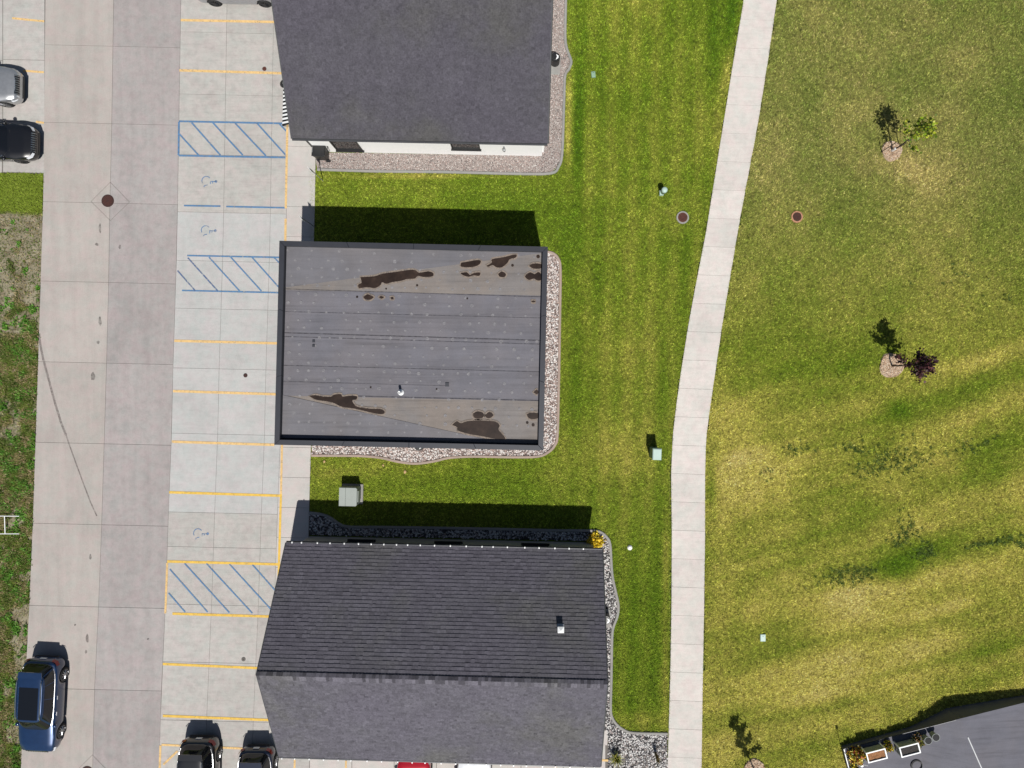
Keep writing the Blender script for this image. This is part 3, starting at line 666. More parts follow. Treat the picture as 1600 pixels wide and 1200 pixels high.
# ------------------------------------------------------------------ buildings
def lerp(a, b2, t): return a + (b2 - a) * t
def shingle_slope(name, e0, e1, r0, r1, mat, parent, basec, seed, expo=.145, thick=.016, contrast=.2, tabs=(.10, .34)):
    """courses of laminated shingles; e0-e1 eave, r0-r1 ridge"""
    rng = np.random.default_rng(seed); W = (e1 - e0).length; Lh = ((r0 + r1) / 2 - (e0 + e1) / 2).length; nC = int(Lh / expo)
    nrm = (e1 - e0).cross(r0 - e0).normalized(); nrm = nrm if nrm.z > 0 else -nrm
    nv = np.array(nrm); E0, E1, R0, R1 = map(np.array, (e0, e1, r0, r1)); Vs = []; Cs = []
    for j in range(nC):
        t0, t1 = j / nC, min(1.0, (j + 1.12) / nC); s = 0.0; cuts = [0.0]
        while s < W:
            s += rng.uniform(*tabs); cuts.append(min(s, W))
        cuts = np.array(cuts) / W
        tooth = rng.random(len(cuts) - 1) < .5
        for a, b2, tt in zip(cuts[:-1], cuts[1:], tooth):
            h = thick * (1.2 if tt else .84); drop = (0 if tt else .004 / Lh)
            q0 = t0 + drop
            def P(s_, t_, h_):
                A = E0 + (E1 - E0) * s_; B = R0 + (R1 - R0) * s_; return A + (B - A) * t_ + nv * h_
            lo0, lo1, hi1, hi0 = P(a, q0, h), P(b2, q0, h), P(b2, t1, .001), P(a, t1, .001)
            bt0, bt1 = P(a, q0, -.004), P(b2, q0, -.004)
            Vs += [lo0, lo1, hi1, hi0, bt0, bt1, lo1, lo0]
            k = 1 + contrast * rng.normal(0, .6) - (0 if tt else .05)
            Cs += [basec[:3] * np.array(max(.55, k))] * 2
            # sides of proud teeth
            if tt:
                Vs += [P(a, q0, h), P(a, t1, .001), P(a, t1, -.004), P(a, q0, -.004), P(b2, q0, -.004), P(b2, t1, -.004), P(b2, t1, .001), P(b2, q0, h)]
                Cs += [basec[:3] * np.array(max(.55, k))] * 2
    V = np.array(Vs); F = np.arange(len(V)).reshape(-1, 4)
    return tag(npmesh(name, V, F, mat, parent, np.array(Cs)), kind='stuff')
def deckslab(name, c4, th, mat, parent):
    m = MB(); dn = Vector((0, 0, -th)); m.add([*c4, *[p + dn for p in c4]], [(0, 1, 2, 3), (7, 6, 5, 4), (0, 4, 5, 1), (1, 5, 6, 2), (2, 6, 7, 3), (3, 7, 4, 0)]); return m.build(name, mat, parent)
def local(o, parent):
    o.parent = parent; o.matrix_parent_inverse = Matrix.Translation(parent.location).inverted(); return o
def wallbox(name, corners, z0, z1, mat, parent, th=.2):
    m = MB(); n = len(corners)
    for i in range(n):
        a, b2 = Vector(corners[i]), Vector(corners[(i + 1) % n]); d = (b2 - a); L = d.length; d.normalize(); nn = Vector((d.y, -d.x))
        a2 = a + d * (th if i % 2 else 0); b3 = b2 - d * (th if i % 2 else 0)
        m.prism([a2, b3, b3 - nn * -th if False else b3 + nn * -th, a2 + nn * -th], z0, z1)
    return m.build(name, mat, parent)
def window(parent, p, along, wdt, z0, z1, outn, frame='black'):
    """window set on a wall: p centre point on the wall face"""
    a = Vector((along[0], along[1], 0)).normalized(); o = Vector((outn[0], outn[1], 0)).normalized(); rz = math.atan2(a.y, a.x)
    c = Vector((p[0], p[1], 0)); f = MB(); t = .06
    for q in (-1, 1): f.box(c + a * q * (wdt / 2 - t / 2) + o * .02 + Vector((0, 0, (z0 + z1) / 2)), (t, .08, z1 - z0), rz)
    for zz in (z0 + t / 2, z1 - t / 2): f.box(c + o * .02 + Vector((0, 0, zz)), (wdt - 2 * t, .08, t), rz)
    fo = f.build('window', M[frame], parent)
    MB().box(c + o * .012 + Vector((0, 0, (z0 + z1) / 2)), (wdt - 2 * t, .02, z1 - z0 - 2 * t), rz).build('pane', M['glass'], fo)
    MB().box(c + o * .06 + Vector((0, 0, z0 - .02)), (wdt + .1, .12, .04), rz).build('sill', M[frame], fo)
    return fo
def door(parent, p, along, wdt, h, outn, mat='charcoal'):
    a = Vector((along[0], along[1], 0)).normalized(); o = Vector((outn[0], outn[1], 0)).normalized(); rz = math.atan2(a.y, a.x); c = Vector((p[0], p[1], 0))
    d = MB().box(c + o * .03 + Vector((0, 0, h / 2 + .04)), (wdt, .06, h), rz).build('door', M[mat], parent)
    MB().box(c + o * .065 + Vector((0, 0, h * .6)), (wdt * .6, .02, h * .55), rz).build('pane', M['glass'], d)
    MB().box(c + o * .1 + a * wdt * .38 + Vector((0, 0, 1.05)), (.03, .06, .3), rz).build('handle', M['steel'], d)

U = Vector((1, -.0225)).normalized(); VN = Vector((.0225, 1)).normalized()   # site east and north
def rect_walls(nw, ne, se, sw): return [Vector(sw), Vector(se), Vector(ne), Vector(nw)]

SHC = np.array(sc(92, 90, 98, 1.42)); 
# --- gabled building
def gabled(name, label, en0, en1, r0, r1, es0, es1, wall_mat, wn, ws, wg, shc, seed, thick, expS=.145, expN=.145, cS=.16, cN=.16, tS=None):
    """en: north eave W,E; r: ridge W,E; es: south eave W,E"""
    root = thing(name, label, 'building')
    o1 = shingle_slope('shingles', es0, es1, r0, r1, M['shingle'], None, shc, seed, expS, tS or thick, cS, (.07, .24))
    o2 = shingle_slope('shingles', en1, en0, r1, r0, M['shingle'], None, shc, seed + 1, expN, thick, cN, (.12, .36))
    roof = thing('roof', None, None); roof.parent = root
    dz = Vector((0, 0, -.012))
    deckslab('roof_deck', [es0 + dz, es1 + dz, r1 + dz, r0 + dz], .10, M['charcoal'], roof); deckslab('roof_deck', [r0 + dz, r1 + dz, en1 + dz, en0 + dz], .10, M['charcoal'], roof)
    o1.parent = roof; o2.parent = roof
    # ridge caps, each a folded shingle
    d = (r1 - r0); L = d.length; d.normalize(); nn = int(L / .15); side = Vector((d.y, -d.x, 0))
    sS = ((es0 + es1) / 2 - (r0 + r1) / 2).normalized(); sN = ((en0 + en1) / 2 - (r0 + r1) / 2).normalized()
    V = []; C = []
    rg = np.random.default_rng(seed)
    for i in range(nn):
        a = r0 + d * (i * L / nn); b2 = r0 + d * min(L, (i + 1.25) * L / nn); up0, up1 = Vector((0, 0, .085)), Vector((0, 0, .05))
        wS, wN = .30, .17
        for s_, w_ in ((sS, wS), (sN, wN)):
            q = [a + up0, b2 + up1, b2 + s_ * w_ + up1 * .9, a + s_ * w_ + up0 * .9]; V += [tuple(x) for x in q]; C.append(shc[:3] * rg.choice([.62, .85, 1.0, 1.15, 1.3]))
            q = [a + s_ * w_ + up0 * .9, b2 + s_ * w_ + up1 * .9, b2 + s_ * w_ - up1 * .3, a + s_ * w_ - up1 * .3]; V += [tuple(x) for x in q]; C.append(shc[:3] * .8)
        q = [a + up0, a + sS * wS + up0 * .9, a + sS * wS - up1 * .3, a - up1 * .3]; V += [tuple(x) for x in q]; C.append(shc[:3] * .8)
    V = np.array(V); cap = npmesh('ridge_caps', V, np.arange(len(V)).reshape(-1, 4), M['shingle'], roof, np.array(C)); cap['kind'] = 'stuff'
    # rake trim and gutters
    for a, b2 in ((es0, r0), (en0, r0), (es1, r1), (en1, r1)):
        out = -1 if (a in (es0, en0)) else 1; e = Vector((U.x, U.y, 0)) * out * .02
        MB().tube([a + e + Vector((0, 0, -.055)), b2 + e + Vector((0, 0, -.055))], .05, 6).build('rake_trim', M['charcoal'], roof)
    for a, b2, ns in ((es0, es1, -1), (en0, en1, 1)):
        q = Vector((VN.x, VN.y, 0)) * ns * .05
        MB().tube([a + q + Vector((0, 0, -.07)), b2 + q + Vector((0, 0, -.07))], .05, 6).build('gutter', M['charcoal'], roof)
    return root, roof
# lower building
ZE, ZR = 2.9, 6.2
en0, en1 = g(447, 848.5, ZE), g(941, 859.5, ZE); es0, es1 = g(436, 1182.5, ZE), g(938, 1198, ZE)
r0, r1 = g(401, 1054.5, ZR), g(948.5, 1068.5, ZR)
south_b, south_roof = gabled('gabled_building', 'dark-shingled gabled building with its ridge across the bottom of the picture', en0, en1, r0, r1, es0, es1, M['stucco'], 0, 0, 0, np.array(sc(114, 112, 121, 1.85)), 11, .026, .145, .182, .15, .09, .010)
def gable_walls(root, en0, en1, es0, es1, r0, r1, ovx, ovy, mat, slope):
    u3 = Vector((U.x, U.y, 0)); v3 = Vector((VN.x, VN.y, 0))
    nw, ne = en0 + u3 * ovx - v3 * ovy, en1 - u3 * ovx - v3 * ovy; sw, se = es0 + u3 * ovx + v3 * ovy, es1 - u3 * ovx + v3 * ovy
    zt = en0.z + slope * ovy - .16
    for nm, a, b2 in (('wall', nw, ne), ('wall', sw, se)):
        d = (b2 - a); d.z = 0; c = (a + b2) / 2; MB().box((c.x, c.y, (zt - .05) / 2), (d.length, .2, zt + .05), math.atan2(d.y, d.x)).build(nm, mat, root)
    for a, b2, rr, q in ((nw, sw, r0, 1), (ne, se, r1, -1)):
        rb = rr + u3 * ovx * q; d = (b2 - a); d.z = 0; d.normalize(); a_, b_ = a + d * .1, b2 - d * .1
        m = MB(); n = u3 * .1; prof = [(a_, -.05), (b_, -.05), (b_, zt), (rb, rr.z - .2), (a_, zt)]
        m.add([(p.x - n.x, p.y - n.y, z) for p, z in prof] + [(p.x + n.x, p.y + n.y, z) for p, z in prof],
              [(0, 1, 2, 3, 4), (9, 8, 7, 6, 5)] + [(i, 5 + i, 5 + (i + 1) % 5, (i + 1) % 5) for i in range(5)])
        m.build('gable_wall', mat, root)
    return nw, ne, sw, se
sl_s = (ZR - ZE) / 5.3
nw, ne, sw, se = gable_walls(south_b, en0, en1, es0, es1, r0, r1, .28, .40, M['stucco'], sl_s)
v3 = Vector((VN.x, VN.y, 0)); u3 = Vector((U.x, U.y, 0))
for t in (.2, .5, .8):
    p = nw.lerp(ne, t) + v3 * .1; window(south_b, p, U, 1.4, 1.0, 2.1, VN)
for t in (.25, .75): window(south_b, sw.lerp(se, t) - v3 * .1, U, 1.6, .9, 2.1, -VN)
door(south_b, sw.lerp(se, .5) - v3 * .1, U, 1.0, 2.1, -VN); door(south_b, nw.lerp(sw, .45) - u3 * .1, -VN, 1.8, 2.15, -U); window(south_b, nw.lerp(sw, .75) - u3 * .1, -VN, 1.6, .8, 2.2, -U)
# white clips along the eaves
clip = MB().box((0, 0, 0), (.055, .075, .05)).box((0, 0, .03), (.03, .04, .03))
c0 = clip.build('eave_clip', M['whitemetal'], south_roof); first = True
drip = lambda a, b2, ns: MB().box(((a + b2) / 2) + v3 * ns * .035 + Vector((0, 0, .012)), ((b2 - a).length, .05, .02), math.atan2((b2 - a).y, (b2 - a).x)).build('drip_edge', M['coping'], south_roof)
drip(en0, en1, 1); drip(es0, es1, -1)
for a, b2, ns, ts in ((en0, en1, 1, [.02, .05, .10, .14, .185, .23, .27, .31, .35, .385, .425, .47, .52, .57, .62, .655, .70, .755, .80, .85, .895, .94]), (es0, es1, -1, [.01, .05, .095, .14, .185, .225, .275, .32, .37, .415, .455, .505, .55, .59, .645, .69, .73, .77, .82, .86, .905, .95, .98])):
    for t in ts:
        o = c0 if first else c0.copy()
        if not first: COL.objects.link(o); o.parent = south_roof
        first = False; o.location = a.lerp(b2, t) + v3 * ns * .05 + Vector((0, 0, .045))
# roof vent on the lower building
def on_plane(px, py, a, b2, c):
    n = (b2 - a).cross(c - a); o = Vector((CX, CY, CAMH)); d = g(px, py, 0) - o; t = n.dot(a - o) / n.dot(d); return o + d * t, n.normalized()
p, n = on_plane(876, 981, en0, en1, r0)
vent = thing('roof_vent', 'small white square vent on the north slope of the lower roof', 'vent', p)
n = n if n.z > 0 else -n
MB().box((0, 0, .0), (.34, .36, .05), 0).build('flashing', M['grey_metal'], vent).rotation_euler = n.to_track_quat('Z', 'Y').to_euler()
MB().tube([(0, 0, 0), (0, 0, .30)], .07, 12).build('pipe', M['black'], vent)
MB().add([(-.15, -.15, .28), (.15, -.15, .28), (.15, .15, .28), (-.15, .15, .28), (0, 0, .40)], [(0, 1, 4), (1, 2, 4), (2, 3, 4), (3, 0, 4), (3, 2, 1, 0)]).build('cap', M['whitemetal'], vent)

# upper building
ZE2 = 3.2
es0n, es1n = g(456, 216, ZE2), g(855.5, 224, ZE2)
nv3 = v3
run = 6.1; zr2 = ZE2 + run * (3.1 / 5.36)
r0n = es0n + v3 * run; r0n.z = zr2; r1n = es1n + v3 * run; r1n.z = zr2
en0n = es0n + v3 * run * 2; en1n = es1n + v3 * run * 2
north_b, north_roof = gabled('gabled_building', 'grey-shingled building with a white south wall at the top of the picture', en0n, en1n, r0n, r1n, es0n, es1n, M['white'], 0, 0, 0, np.array(sc(100, 98, 106, 1.85)), 21, .005, .14, .14, .10, .10)
nw, ne, sw, se = gable_walls(north_b, en0n, en1n, es0n, es1n, r0n, r1n, .24, .45, M['white'], 3.1 / 5.36)
def on_wall(px): # point along the south wall under photo x
    t = (px - 493) / (847 - 493); return sw.lerp(se, t) - v3 * .1
window(north_b, on_wall(549), U, 1.42, .42, 2.0, -VN); window(north_b, on_wall(731), U, 1.5, 1.02, 2.2, -VN)
MB().box(on_wall(494.5) + Vector((0, 0, 1.5 - on_wall(494.5).z)) - v3 * .012, (.1, .03, 3.0), math.atan2(U.y, U.x)).build('corner_trim', M['black'], north_b)
door(north_b, nw.lerp(sw, .70) - u3 * .1, -VN, 1.0, 2.1, -U); window(north_b, nw.lerp(sw, .40) - u3 * .1, -VN, 1.8, .8, 2.2, -U)
wv = thing('wall_light', 'small grey lamp on the white wall near its right corner', 'lamp', on_wall(789) * 1.0)
wv.location.z = 1.0
MB().lathe([(.05, 0), (.07, .05), (.09, .12), (.03, .17)], (0, -.12, .2), 12).build('shade', M['grey_metal'], wv, True); MB().tube([(0, 0, .45), (0, -.1, .5), (0, -.12, .36)], .02, 6).build('arm', M['grey_metal'], wv); MB().box((0, -.01, .1), (.09, .04, .9)).build('back_plate', M['grey_metal'], wv)
# striped awning over the side door, lamp above it
aw0 = g(441, 196.5, 2.3); aw1 = g(442.5, 137, 2.3); L = (aw1 - aw0).length; prj = 1.0
awn = thing('striped_awning', 'black and white striped awning over the side door of the upper building', 'awning', (aw0.x, aw0.y, 0), math.atan2((aw1 - aw0).y, (aw1 - aw0).x))
ns = 20; st = L / ns
for i in range(ns):
    x0, x1 = i * st, (i + 1) * st; m = MB()
    m.add([(x0, 0, 2.3), (x1, 0, 2.3), (x1, -prj, 2.85), (x0, -prj, 2.85), (x0, 0, 2.28), (x1, 0, 2.28), (x1, -prj, 2.83), (x0, -prj, 2.83)], [(3, 2, 1, 0), (4, 5, 6, 7), (0, 1, 5, 4), (2, 3, 7, 6), (1, 2, 6, 5), (3, 0, 4, 7)])
    m.add([(x0, .002, 2.3), (x1, .002, 2.3), (x1 - st * .2, .03, 2.12), (x0 + st * .2, .03, 2.12)], [(0, 1, 2, 3)])
    m.build('stripe', M['black' if i % 2 == 0 else 'whitemetal'], awn)
for x in (0, L): MB().tube([(x, -.02, 2.29), (x, -prj, 2.3), (x, -prj, 2.82)], .018, 6).build('frame_arm', M['black'], awn)
p = g(441.5, 129, 2.6); gl = thing('gooseneck_lamp', 'black gooseneck lamp at the north end of the striped awning', 'lamp', (p.x, p.y, 0))
MB().lathe([(.20, 2.42), (.19, 2.46), (.09, 2.58), (.03, 2.64)], n=18).build('shade', M['black'], gl, True)
MB().tube([(0, 0, 2.62), (.05, 0, 2.85), (.35, 0, 2.95), (.75, 0, 2.75), (.98, 0, 2.7)], .02, 8).build('arm', M['black'], gl)

# flat-roofed building
ZT, ZF = 5.2, 4.76
cnw, cne, cse, csw = g(436.5, 376, ZT), g(856, 385.5, ZT), g(849, 704, ZT), g(428.5, 695, ZT)
flat_b = thing('flat_roofed_building', 'flat-roofed building with a dark parapet and puddled grey membrane in the middle', 'building')
cop = .24
def inset(c4, d):
    c = sum(c4, Vector()) / 4
    return [p + (u3 * (1 if (c - p).dot(u3) > 0 else -1) + v3 * (1 if (c - p).dot(v3) > 0 else -1)) * d for p in c4]
outer = [csw, cse, cne, cnw]; inner = inset(outer, cop); wout = inset(outer, .05); win = inset(outer, cop - .03)
for i in range(4):
    j = (i + 1) % 4
    m = MB(); a = [wout[i], wout[j], win[j], win[i]]; m.prism([p.xy for p in a], -.05, ZT - .06); m.build('wall', M['charcoal'], flat_b)
    m = MB(); a = [outer[i], outer[j], inner[j], inner[i]]; d = (outer[j] - outer[i]).normalized() * .003
    n_ = 4 if i % 2 == 0 else 3
    for q in range(n_):   # coping in butted lengths
        f0, f1 = q / n_, (q + 1) / n_
        P = [outer[i].lerp(outer[j], f0) + d, outer[i].lerp(outer[j], f1) - d, inner[i].lerp(inner[j], f1) - d, inner[i].lerp(inner[j], f0) + d]
        MB().slab([p.xy for p in P], ZT - .12, ZT, .01).build('coping', M['coping'], flat_b)
def memb(name, c, streak=True, dirt=.5):
    m, nt, b = newmat(name); gpos = nt.nodes.new('ShaderNodeNewGeometry').outputs['Position']; col = c
    col = mul(nt, col, ramp(nt, noise(nt, .7, 6, .65, gpos), [(.3, grey(.84)), (.55, grey(1)), (.75, grey(1.1))]))
    mp = nt.nodes.new('ShaderNodeMapping'); mp.inputs['Scale'].default_value = (.12, 3.2, 1); mp.inputs['Rotation'].default_value = (0, 0, .0225); nt.links.new(gpos, mp.inputs['Vector'])
    col = mul(nt, col, ramp(nt, noise(nt, 1.6, 6, .7, mp.outputs[0]), [(.32, grey(.78)), (.48, grey(1)), (.7, grey(1.10))]))
    col = mul(nt, col, ramp(nt, noise(nt, 28, 3, .7, gpos), [(.3, grey(.88)), (.7, grey(1.08))]))
    hue = ramp(nt, noise(nt, .55, 4, .6, gpos), [(.40, (1, 1, 1, 1)), (.62, (1.10, 1.03, .95, 1))]); col = mul(nt, col, hue, fac=dirt)
    nt.links.new(col, b.inputs['Base Color']); b.inputs['Roughness'].default_value = .75; b.inputs['Specular IOR Level'].default_value = .3
    bump(nt, b, noise(nt, 3, 4, .5, gpos), .2, .01); return m
M['memb'] = memb('grey_roof_membrane', sc(122, 121, 129)); M['memb2'] = memb('silted_roof_membrane', sc(139, 134, 132), dirt=1.0); M['memb3'] = memb('dusty_roof_membrane', sc(124, 123, 129))
iw = inset(outer, cop - .02)
def roofpt(px, py, z=ZF): return g(px, py, z)
MB().prism([p.xy for p in iw], ZF - .3, ZF - .03).build('roof_deck', M['charcoal'], flat_b)
# sheets of membrane, each lapping over the next
xl = lambda y_: lerp(447.5, 439.5, (y_ - 384) / 297.0); xr = lambda y_: lerp(847.5, 839.5, (y_ - 393) / 294.0)
seams = [380, 452, 524, 577, 617, 682]
for i, (a, b2) in enumerate(zip(seams[:-1], seams[1:])):
    c4 = [(xl(a) - 2, a), (xr(a) + 2, a + 9.0), (xr(b2) + 2, b2 + 9.0 + (2 if i == 4 else 1.0)), (xl(b2) - 2, b2 + 1.0)]
    P = [roofpt(*q, ZF) for q in c4]
    m = MB(); zt = [ZF + .000, ZF + .000, ZF + .012, ZF + .012]
    m.add([(p.x, p.y, z) for p, z in zip(P, zt)] + [(p.x, p.y, ZF - .028) for p in P], [(3, 2, 1, 0), (4, 5, 6, 7), (0, 1, 5, 4), (1, 2, 6, 5), (2, 3, 7, 6), (3, 0, 4, 7)])
    m.build('membrane_sheet', M['memb2'] if i in (0, 4) else M['memb'], flat_b)
def flatpoly(name, pts, z, mat, parent, th=.0):
    m = MB(); P = [roofpt(x, y_, z) for x, y_ in pts]
    a = sum(P[i].x * P[(i + 1) % len(P)].y - P[(i + 1) % len(P)].x * P[i].y for i in range(len(P)))
    if a < 0: P.reverse()
    if th: m.prism([p.xy for p in P], z - th, z)
    else: m.add(P, [tuple(range(len(P)))])
    return m.build(name, M[mat], parent)
flatpoly('tapered_cricket', [(446, 381), (848, 390), (845.5, 395.5), (446, 449)], ZF + .03, 'memb3', flat_b, .03)
flatpoly('tapered_cricket', [(441, 617), (758, 686), (758, 689), (437, 684)], ZF + .03, 'memb3', flat_b, .03)
# fastener plates telegraphing through
pm = plain('chalky_plate', sc(168, 166, 170), .8, var=.25, nscale=9)
fp = MB()
for row, y_ in enumerate(list(np.arange(392, 684, 13.3))):
    sp = 26 if row % 2 else 19
    for x in np.arange(452 + (row % 3) * 7, 842, sp):
        if random.random() < .20: continue
        yy = y_ + (x - 446) * .0225 + random.uniform(-1.2, 1.2); p = roofpt(x + random.uniform(-3, 3), yy, ZF + .030); r = random.uniform(.05, .095)
        if yy > 684: continue
        n_ = 8; fp.add([(p.x + r * math.cos(6.283 * k / n_), p.y + r * math.sin(6.283 * k / n_), ZF + .0325 + .0 * r) for k in range(n_)], [tuple(range(n_))])
a_ = pm.node_tree; bb = a_.nodes['Principled BSDF']; al = ramp(a_, noise(a_, 11, 4, .7), [(.30, grey(.15)), (.62, grey(.75))]); bw = a_.nodes.new('ShaderNodeRGBToBW'); a_.links.new(al, bw.inputs[0]); a_.links.new(bw.outputs[0], bb.inputs['Alpha'])
tag(fp.build('fastener_plates', pm, flat_b), kind='stuff')
# puddles
wm, wnt, wb = newmat('silty_puddle'); wnt.links.new(ramp(wnt, noise(wnt, 2.2, 5, .6), [(.3, sc(40, 30, 26)), (.6, sc(60, 47, 40)), (.8, sc(84, 68, 58))]), wb.inputs['Base Color'])
wb.inputs['Roughness'].default_value = .35; wb.inputs['Specular IOR Level'].default_value = .25
M['puddle'] = wm
Z4 = lambda pts: [(400 + x * .3541, 300 + y_ * .3541) for x, y_ in pts]
pud = [[(460, 375), (520, 372), (560, 360), (620, 352), (680, 343), (705, 346), (720, 356), (760, 350), (782, 358), (778, 372), (740, 375), (715, 370), (700, 382), (668, 384), (640, 392), (600, 398), (575, 405), (556, 398), (548, 412), (525, 424), (490, 420), (455, 424), (452, 408), (466, 400)],
       [(905, 312), (940, 306), (975, 300), (992, 304), (985, 320), (960, 330), (930, 332), (904, 328)],
       [(1017, 325), (1040, 312), (1042, 296), (1090, 288), (1130, 278), (1150, 277), (1145, 290), (1120, 296), (1110, 312), (1085, 332), (1060, 332), (1045, 322), (1025, 330)],
       [(902, 358), (930, 354), (944, 366), (960, 358), (988, 355), (985, 370), (960, 368), (938, 374), (915, 368)],
       [(1068, 362), (1085, 351), (1103, 362), (1096, 375), (1076, 374)],
       [(1190, 366), (1210, 354), (1228, 362), (1245, 353), (1257, 362), (1257, 388), (1240, 390), (1226, 382), (1205, 388), (1188, 376)],
       [(1205, 326), (1222, 316), (1257, 318), (1257, 336), (1225, 338)],
       [(474, 462), (492, 451), (505, 456), (519, 463), (512, 471), (498, 476), (480, 472)], [(542, 463), (552, 459), (565, 464), (553, 471)], [(594, 464), (604, 463), (606, 472), (597, 473)],
       [(235, 900), (262, 896), (290, 902), (330, 903), (345, 894), (375, 892), (382, 903), (410, 899), (445, 901), (442, 916), (425, 918), (432, 935), (448, 948), (500, 956), (550, 958), (567, 968), (560, 980), (520, 976), (440, 957), (380, 948), (340, 930), (300, 922), (262, 916)],
       [(958, 978), (975, 968), (998, 972), (1006, 984), (1000, 996), (976, 1000), (960, 993)], [(1012, 985), (1026, 971), (1042, 976), (1046, 988), (1030, 998), (1016, 995)],
       [(865, 1028), (885, 1012), (905, 1020), (930, 1012), (980, 1008), (1030, 1010), (1060, 1015), (1075, 1030), (1070, 1048), (1088, 1070), (1100, 1090), (1060, 1090), (1000, 1078), (940, 1068), (890, 1052), (888, 1038)],
       [(1195, 980), (1212, 974), (1244, 977), (1244, 998), (1215, 1002), (1200, 994)], [(1225, 884), (1238, 872), (1246, 880), (1244, 890), (1236, 892)], [(1214, 480), (1232, 480), (1230, 486), (1218, 486)]]
M['silt'] = paint_marking('dried_silt', sc(150, 136, 124), .47)
for k, q in enumerate(pud):
    cx_ = sum(p_[0] for p_ in q) / len(q); cy_ = sum(p_[1] for p_ in q) / len(q); ring_ = []
    for i_, p_ in enumerate(q):
        a_, b_ = q[i_ - 1], q[(i_ + 1) % len(q)]; tx_, ty_ = b_[0] - a_[0], b_[1] - a_[1]; ll = math.hypot(tx_, ty_) + 1e-6
        ring_.append((p_[0] + ty_ / ll * 7, p_[1] - tx_ / ll * 7))
    ar = sum(q[i_][0] * q[(i_ + 1) % len(q)][1] - q[(i_ + 1) % len(q)][0] * q[i_][1] for i_ in range(len(q)))
    if ar < 0: ring_ = [(2 * p_[0] - r_[0], 2 * p_[1] - r_[1]) for p_, r_ in zip(q, ring_)]
    rz = smooth_line(Z4(ring_) + [Z4(ring_)[0]], 3)[:-1]; rz = [(min(x_, xr(y_) - 1.5), min(y_, 686.0)) for x_, y_ in rz]
    flatpoly('silt_ring', rz, ZF + .0335, 'silt', flat_b)
    flatpoly('puddle', smooth_line(Z4(q) + [Z4(q)[0]], 3)[:-1], ZF + .0345, 'puddle', flat_b)
for x, y_, r in ((446, 463, 5), (574, 427, 4), (711, 412, 5), (932, 470, 4), (1245, 285, 8), (1132, 324, 6), (1197, 1018, 6), (1223, 1028, 7), (506, 862, 4), (797, 870, 4)):
    flatpoly('puddle', Z4([(x + r * math.cos(6.283 * k / 9), y_ + r * math.sin(6.283 * k / 9)) for k in range(9)]), ZF + .0345, 'puddle', flat_b)
M['seam'] = soft_stain('membrane_seam_dirt', sc(70, 68, 74), .85, 5.0)
for x0, y0, x1, y1, wd in ((444, 451.5, 846, 464, .035), (443, 520, 845, 532, .05), (443, 526, 845, 538, .03), (442, 571, 843, 581, .03), (556, 619, 842, 626, .05), (446, 487, 846, 497, .025), (441, 596, 700, 603, .02)):
    n_ = 12; P = [roofpt(lerp(x0, x1, q / n_), lerp(y0, y1, q / n_), ZF + .0318) for q in range(n_ + 1)]; m = MB()
    m.grid([[(p.x, p.y - wd / 2, ZF + .0318) for p in P], [(p.x, p.y + wd / 2, ZF + .0318) for p in P]]); m.build('seam', M['seam'], flat_b)
p = roofpt(626.5, 613, ZF + .03)
vp = thing('vent_pipe', 'short vent pipe standing on the flat membrane roof', 'vent', p)
MB().lathe([(.16, 0), (.14, .03), (.075, .10), (.07, .12)], n=16).build('boot', M['whitemetal'], vp, True)
MB().lathe([(.065, .1), (.065, .50), (.05, .50), (.05, .4)], n=14).build('pipe', M['whitemetal'], vp)
for x, y_, s_ in ((490, 533, .12), (490, 540, .12), (698.5, 601, .18)):
    q = roofpt(x, y_, ZF + .035); MB().box(q, (s_, s_, .03), 0).build('patch', M['coping'], flat_b)
# faces of the flat-roofed building
for t in (.3, .7): window(flat_b, wout[3].lerp(wout[0], t), -VN, 2.2, .7, 2.6, -U)
door(flat_b, wout[3].lerp(wout[0], .5), -VN, 1.6, 2.3, -U)
for t in (.25, .75): window(flat_b, wout[0].lerp(wout[1], t), U, 1.4, 1.0, 2.3, -VN); window(flat_b, wout[2].lerp(wout[3], t), U, 1.4, 1.0, 2.3, VN)

# ------------------------------------------------------------------ plant near the buildings: air conditioners, enclosures, signs
def condenser(px, py, label, pad=True):
    t = thing('air_conditioner', label, 'air conditioner', gp(px, py, 0), math.radians(-1.3), 'outdoor air conditioner units')
    if pad: MB().slab([(-.28, -.62), (.30, -.62), (.30, .36), (-.28, .36)], -.02, .09, .015).build('pad', M['curb'], t)
    MB().lathe([(.24, .09), (.25, .12), (.25, .74), (.235, .79), (.19, .79)], n=24).build('casing', M['black'], t)
    f = MB().lathe([(.17, .76), (.17, .795), (.15, .80)], n=24).build('fan_guard', M['black'], t)
    MB().add([(.02, -.16, .806), (.16, -.06, .806), (.17, .06, .806), (.04, .14, .806), (.09, 0, .812)], [(0, 1, 4), (1, 2, 4), (2, 3, 4)]).build('fan_blade', M['whitemetal'], t)
    r = MB()
    for k in range(14): a = 6.283 * k / 14; r.tube([(.245 * math.cos(a), .245 * math.sin(a), .14), (.245 * math.cos(a), .245 * math.sin(a), .72)], .008, 4)
    r.build('grille_bars', M['coping'], t)
condenser(867, 99, 'round black air conditioner on a pad right of the upper building')
condenser(945, 962, 'air conditioner half hidden under the right eave of the lower building')
condenser(658, 695, 'air conditioner peeking out below the flat roof parapet', False)
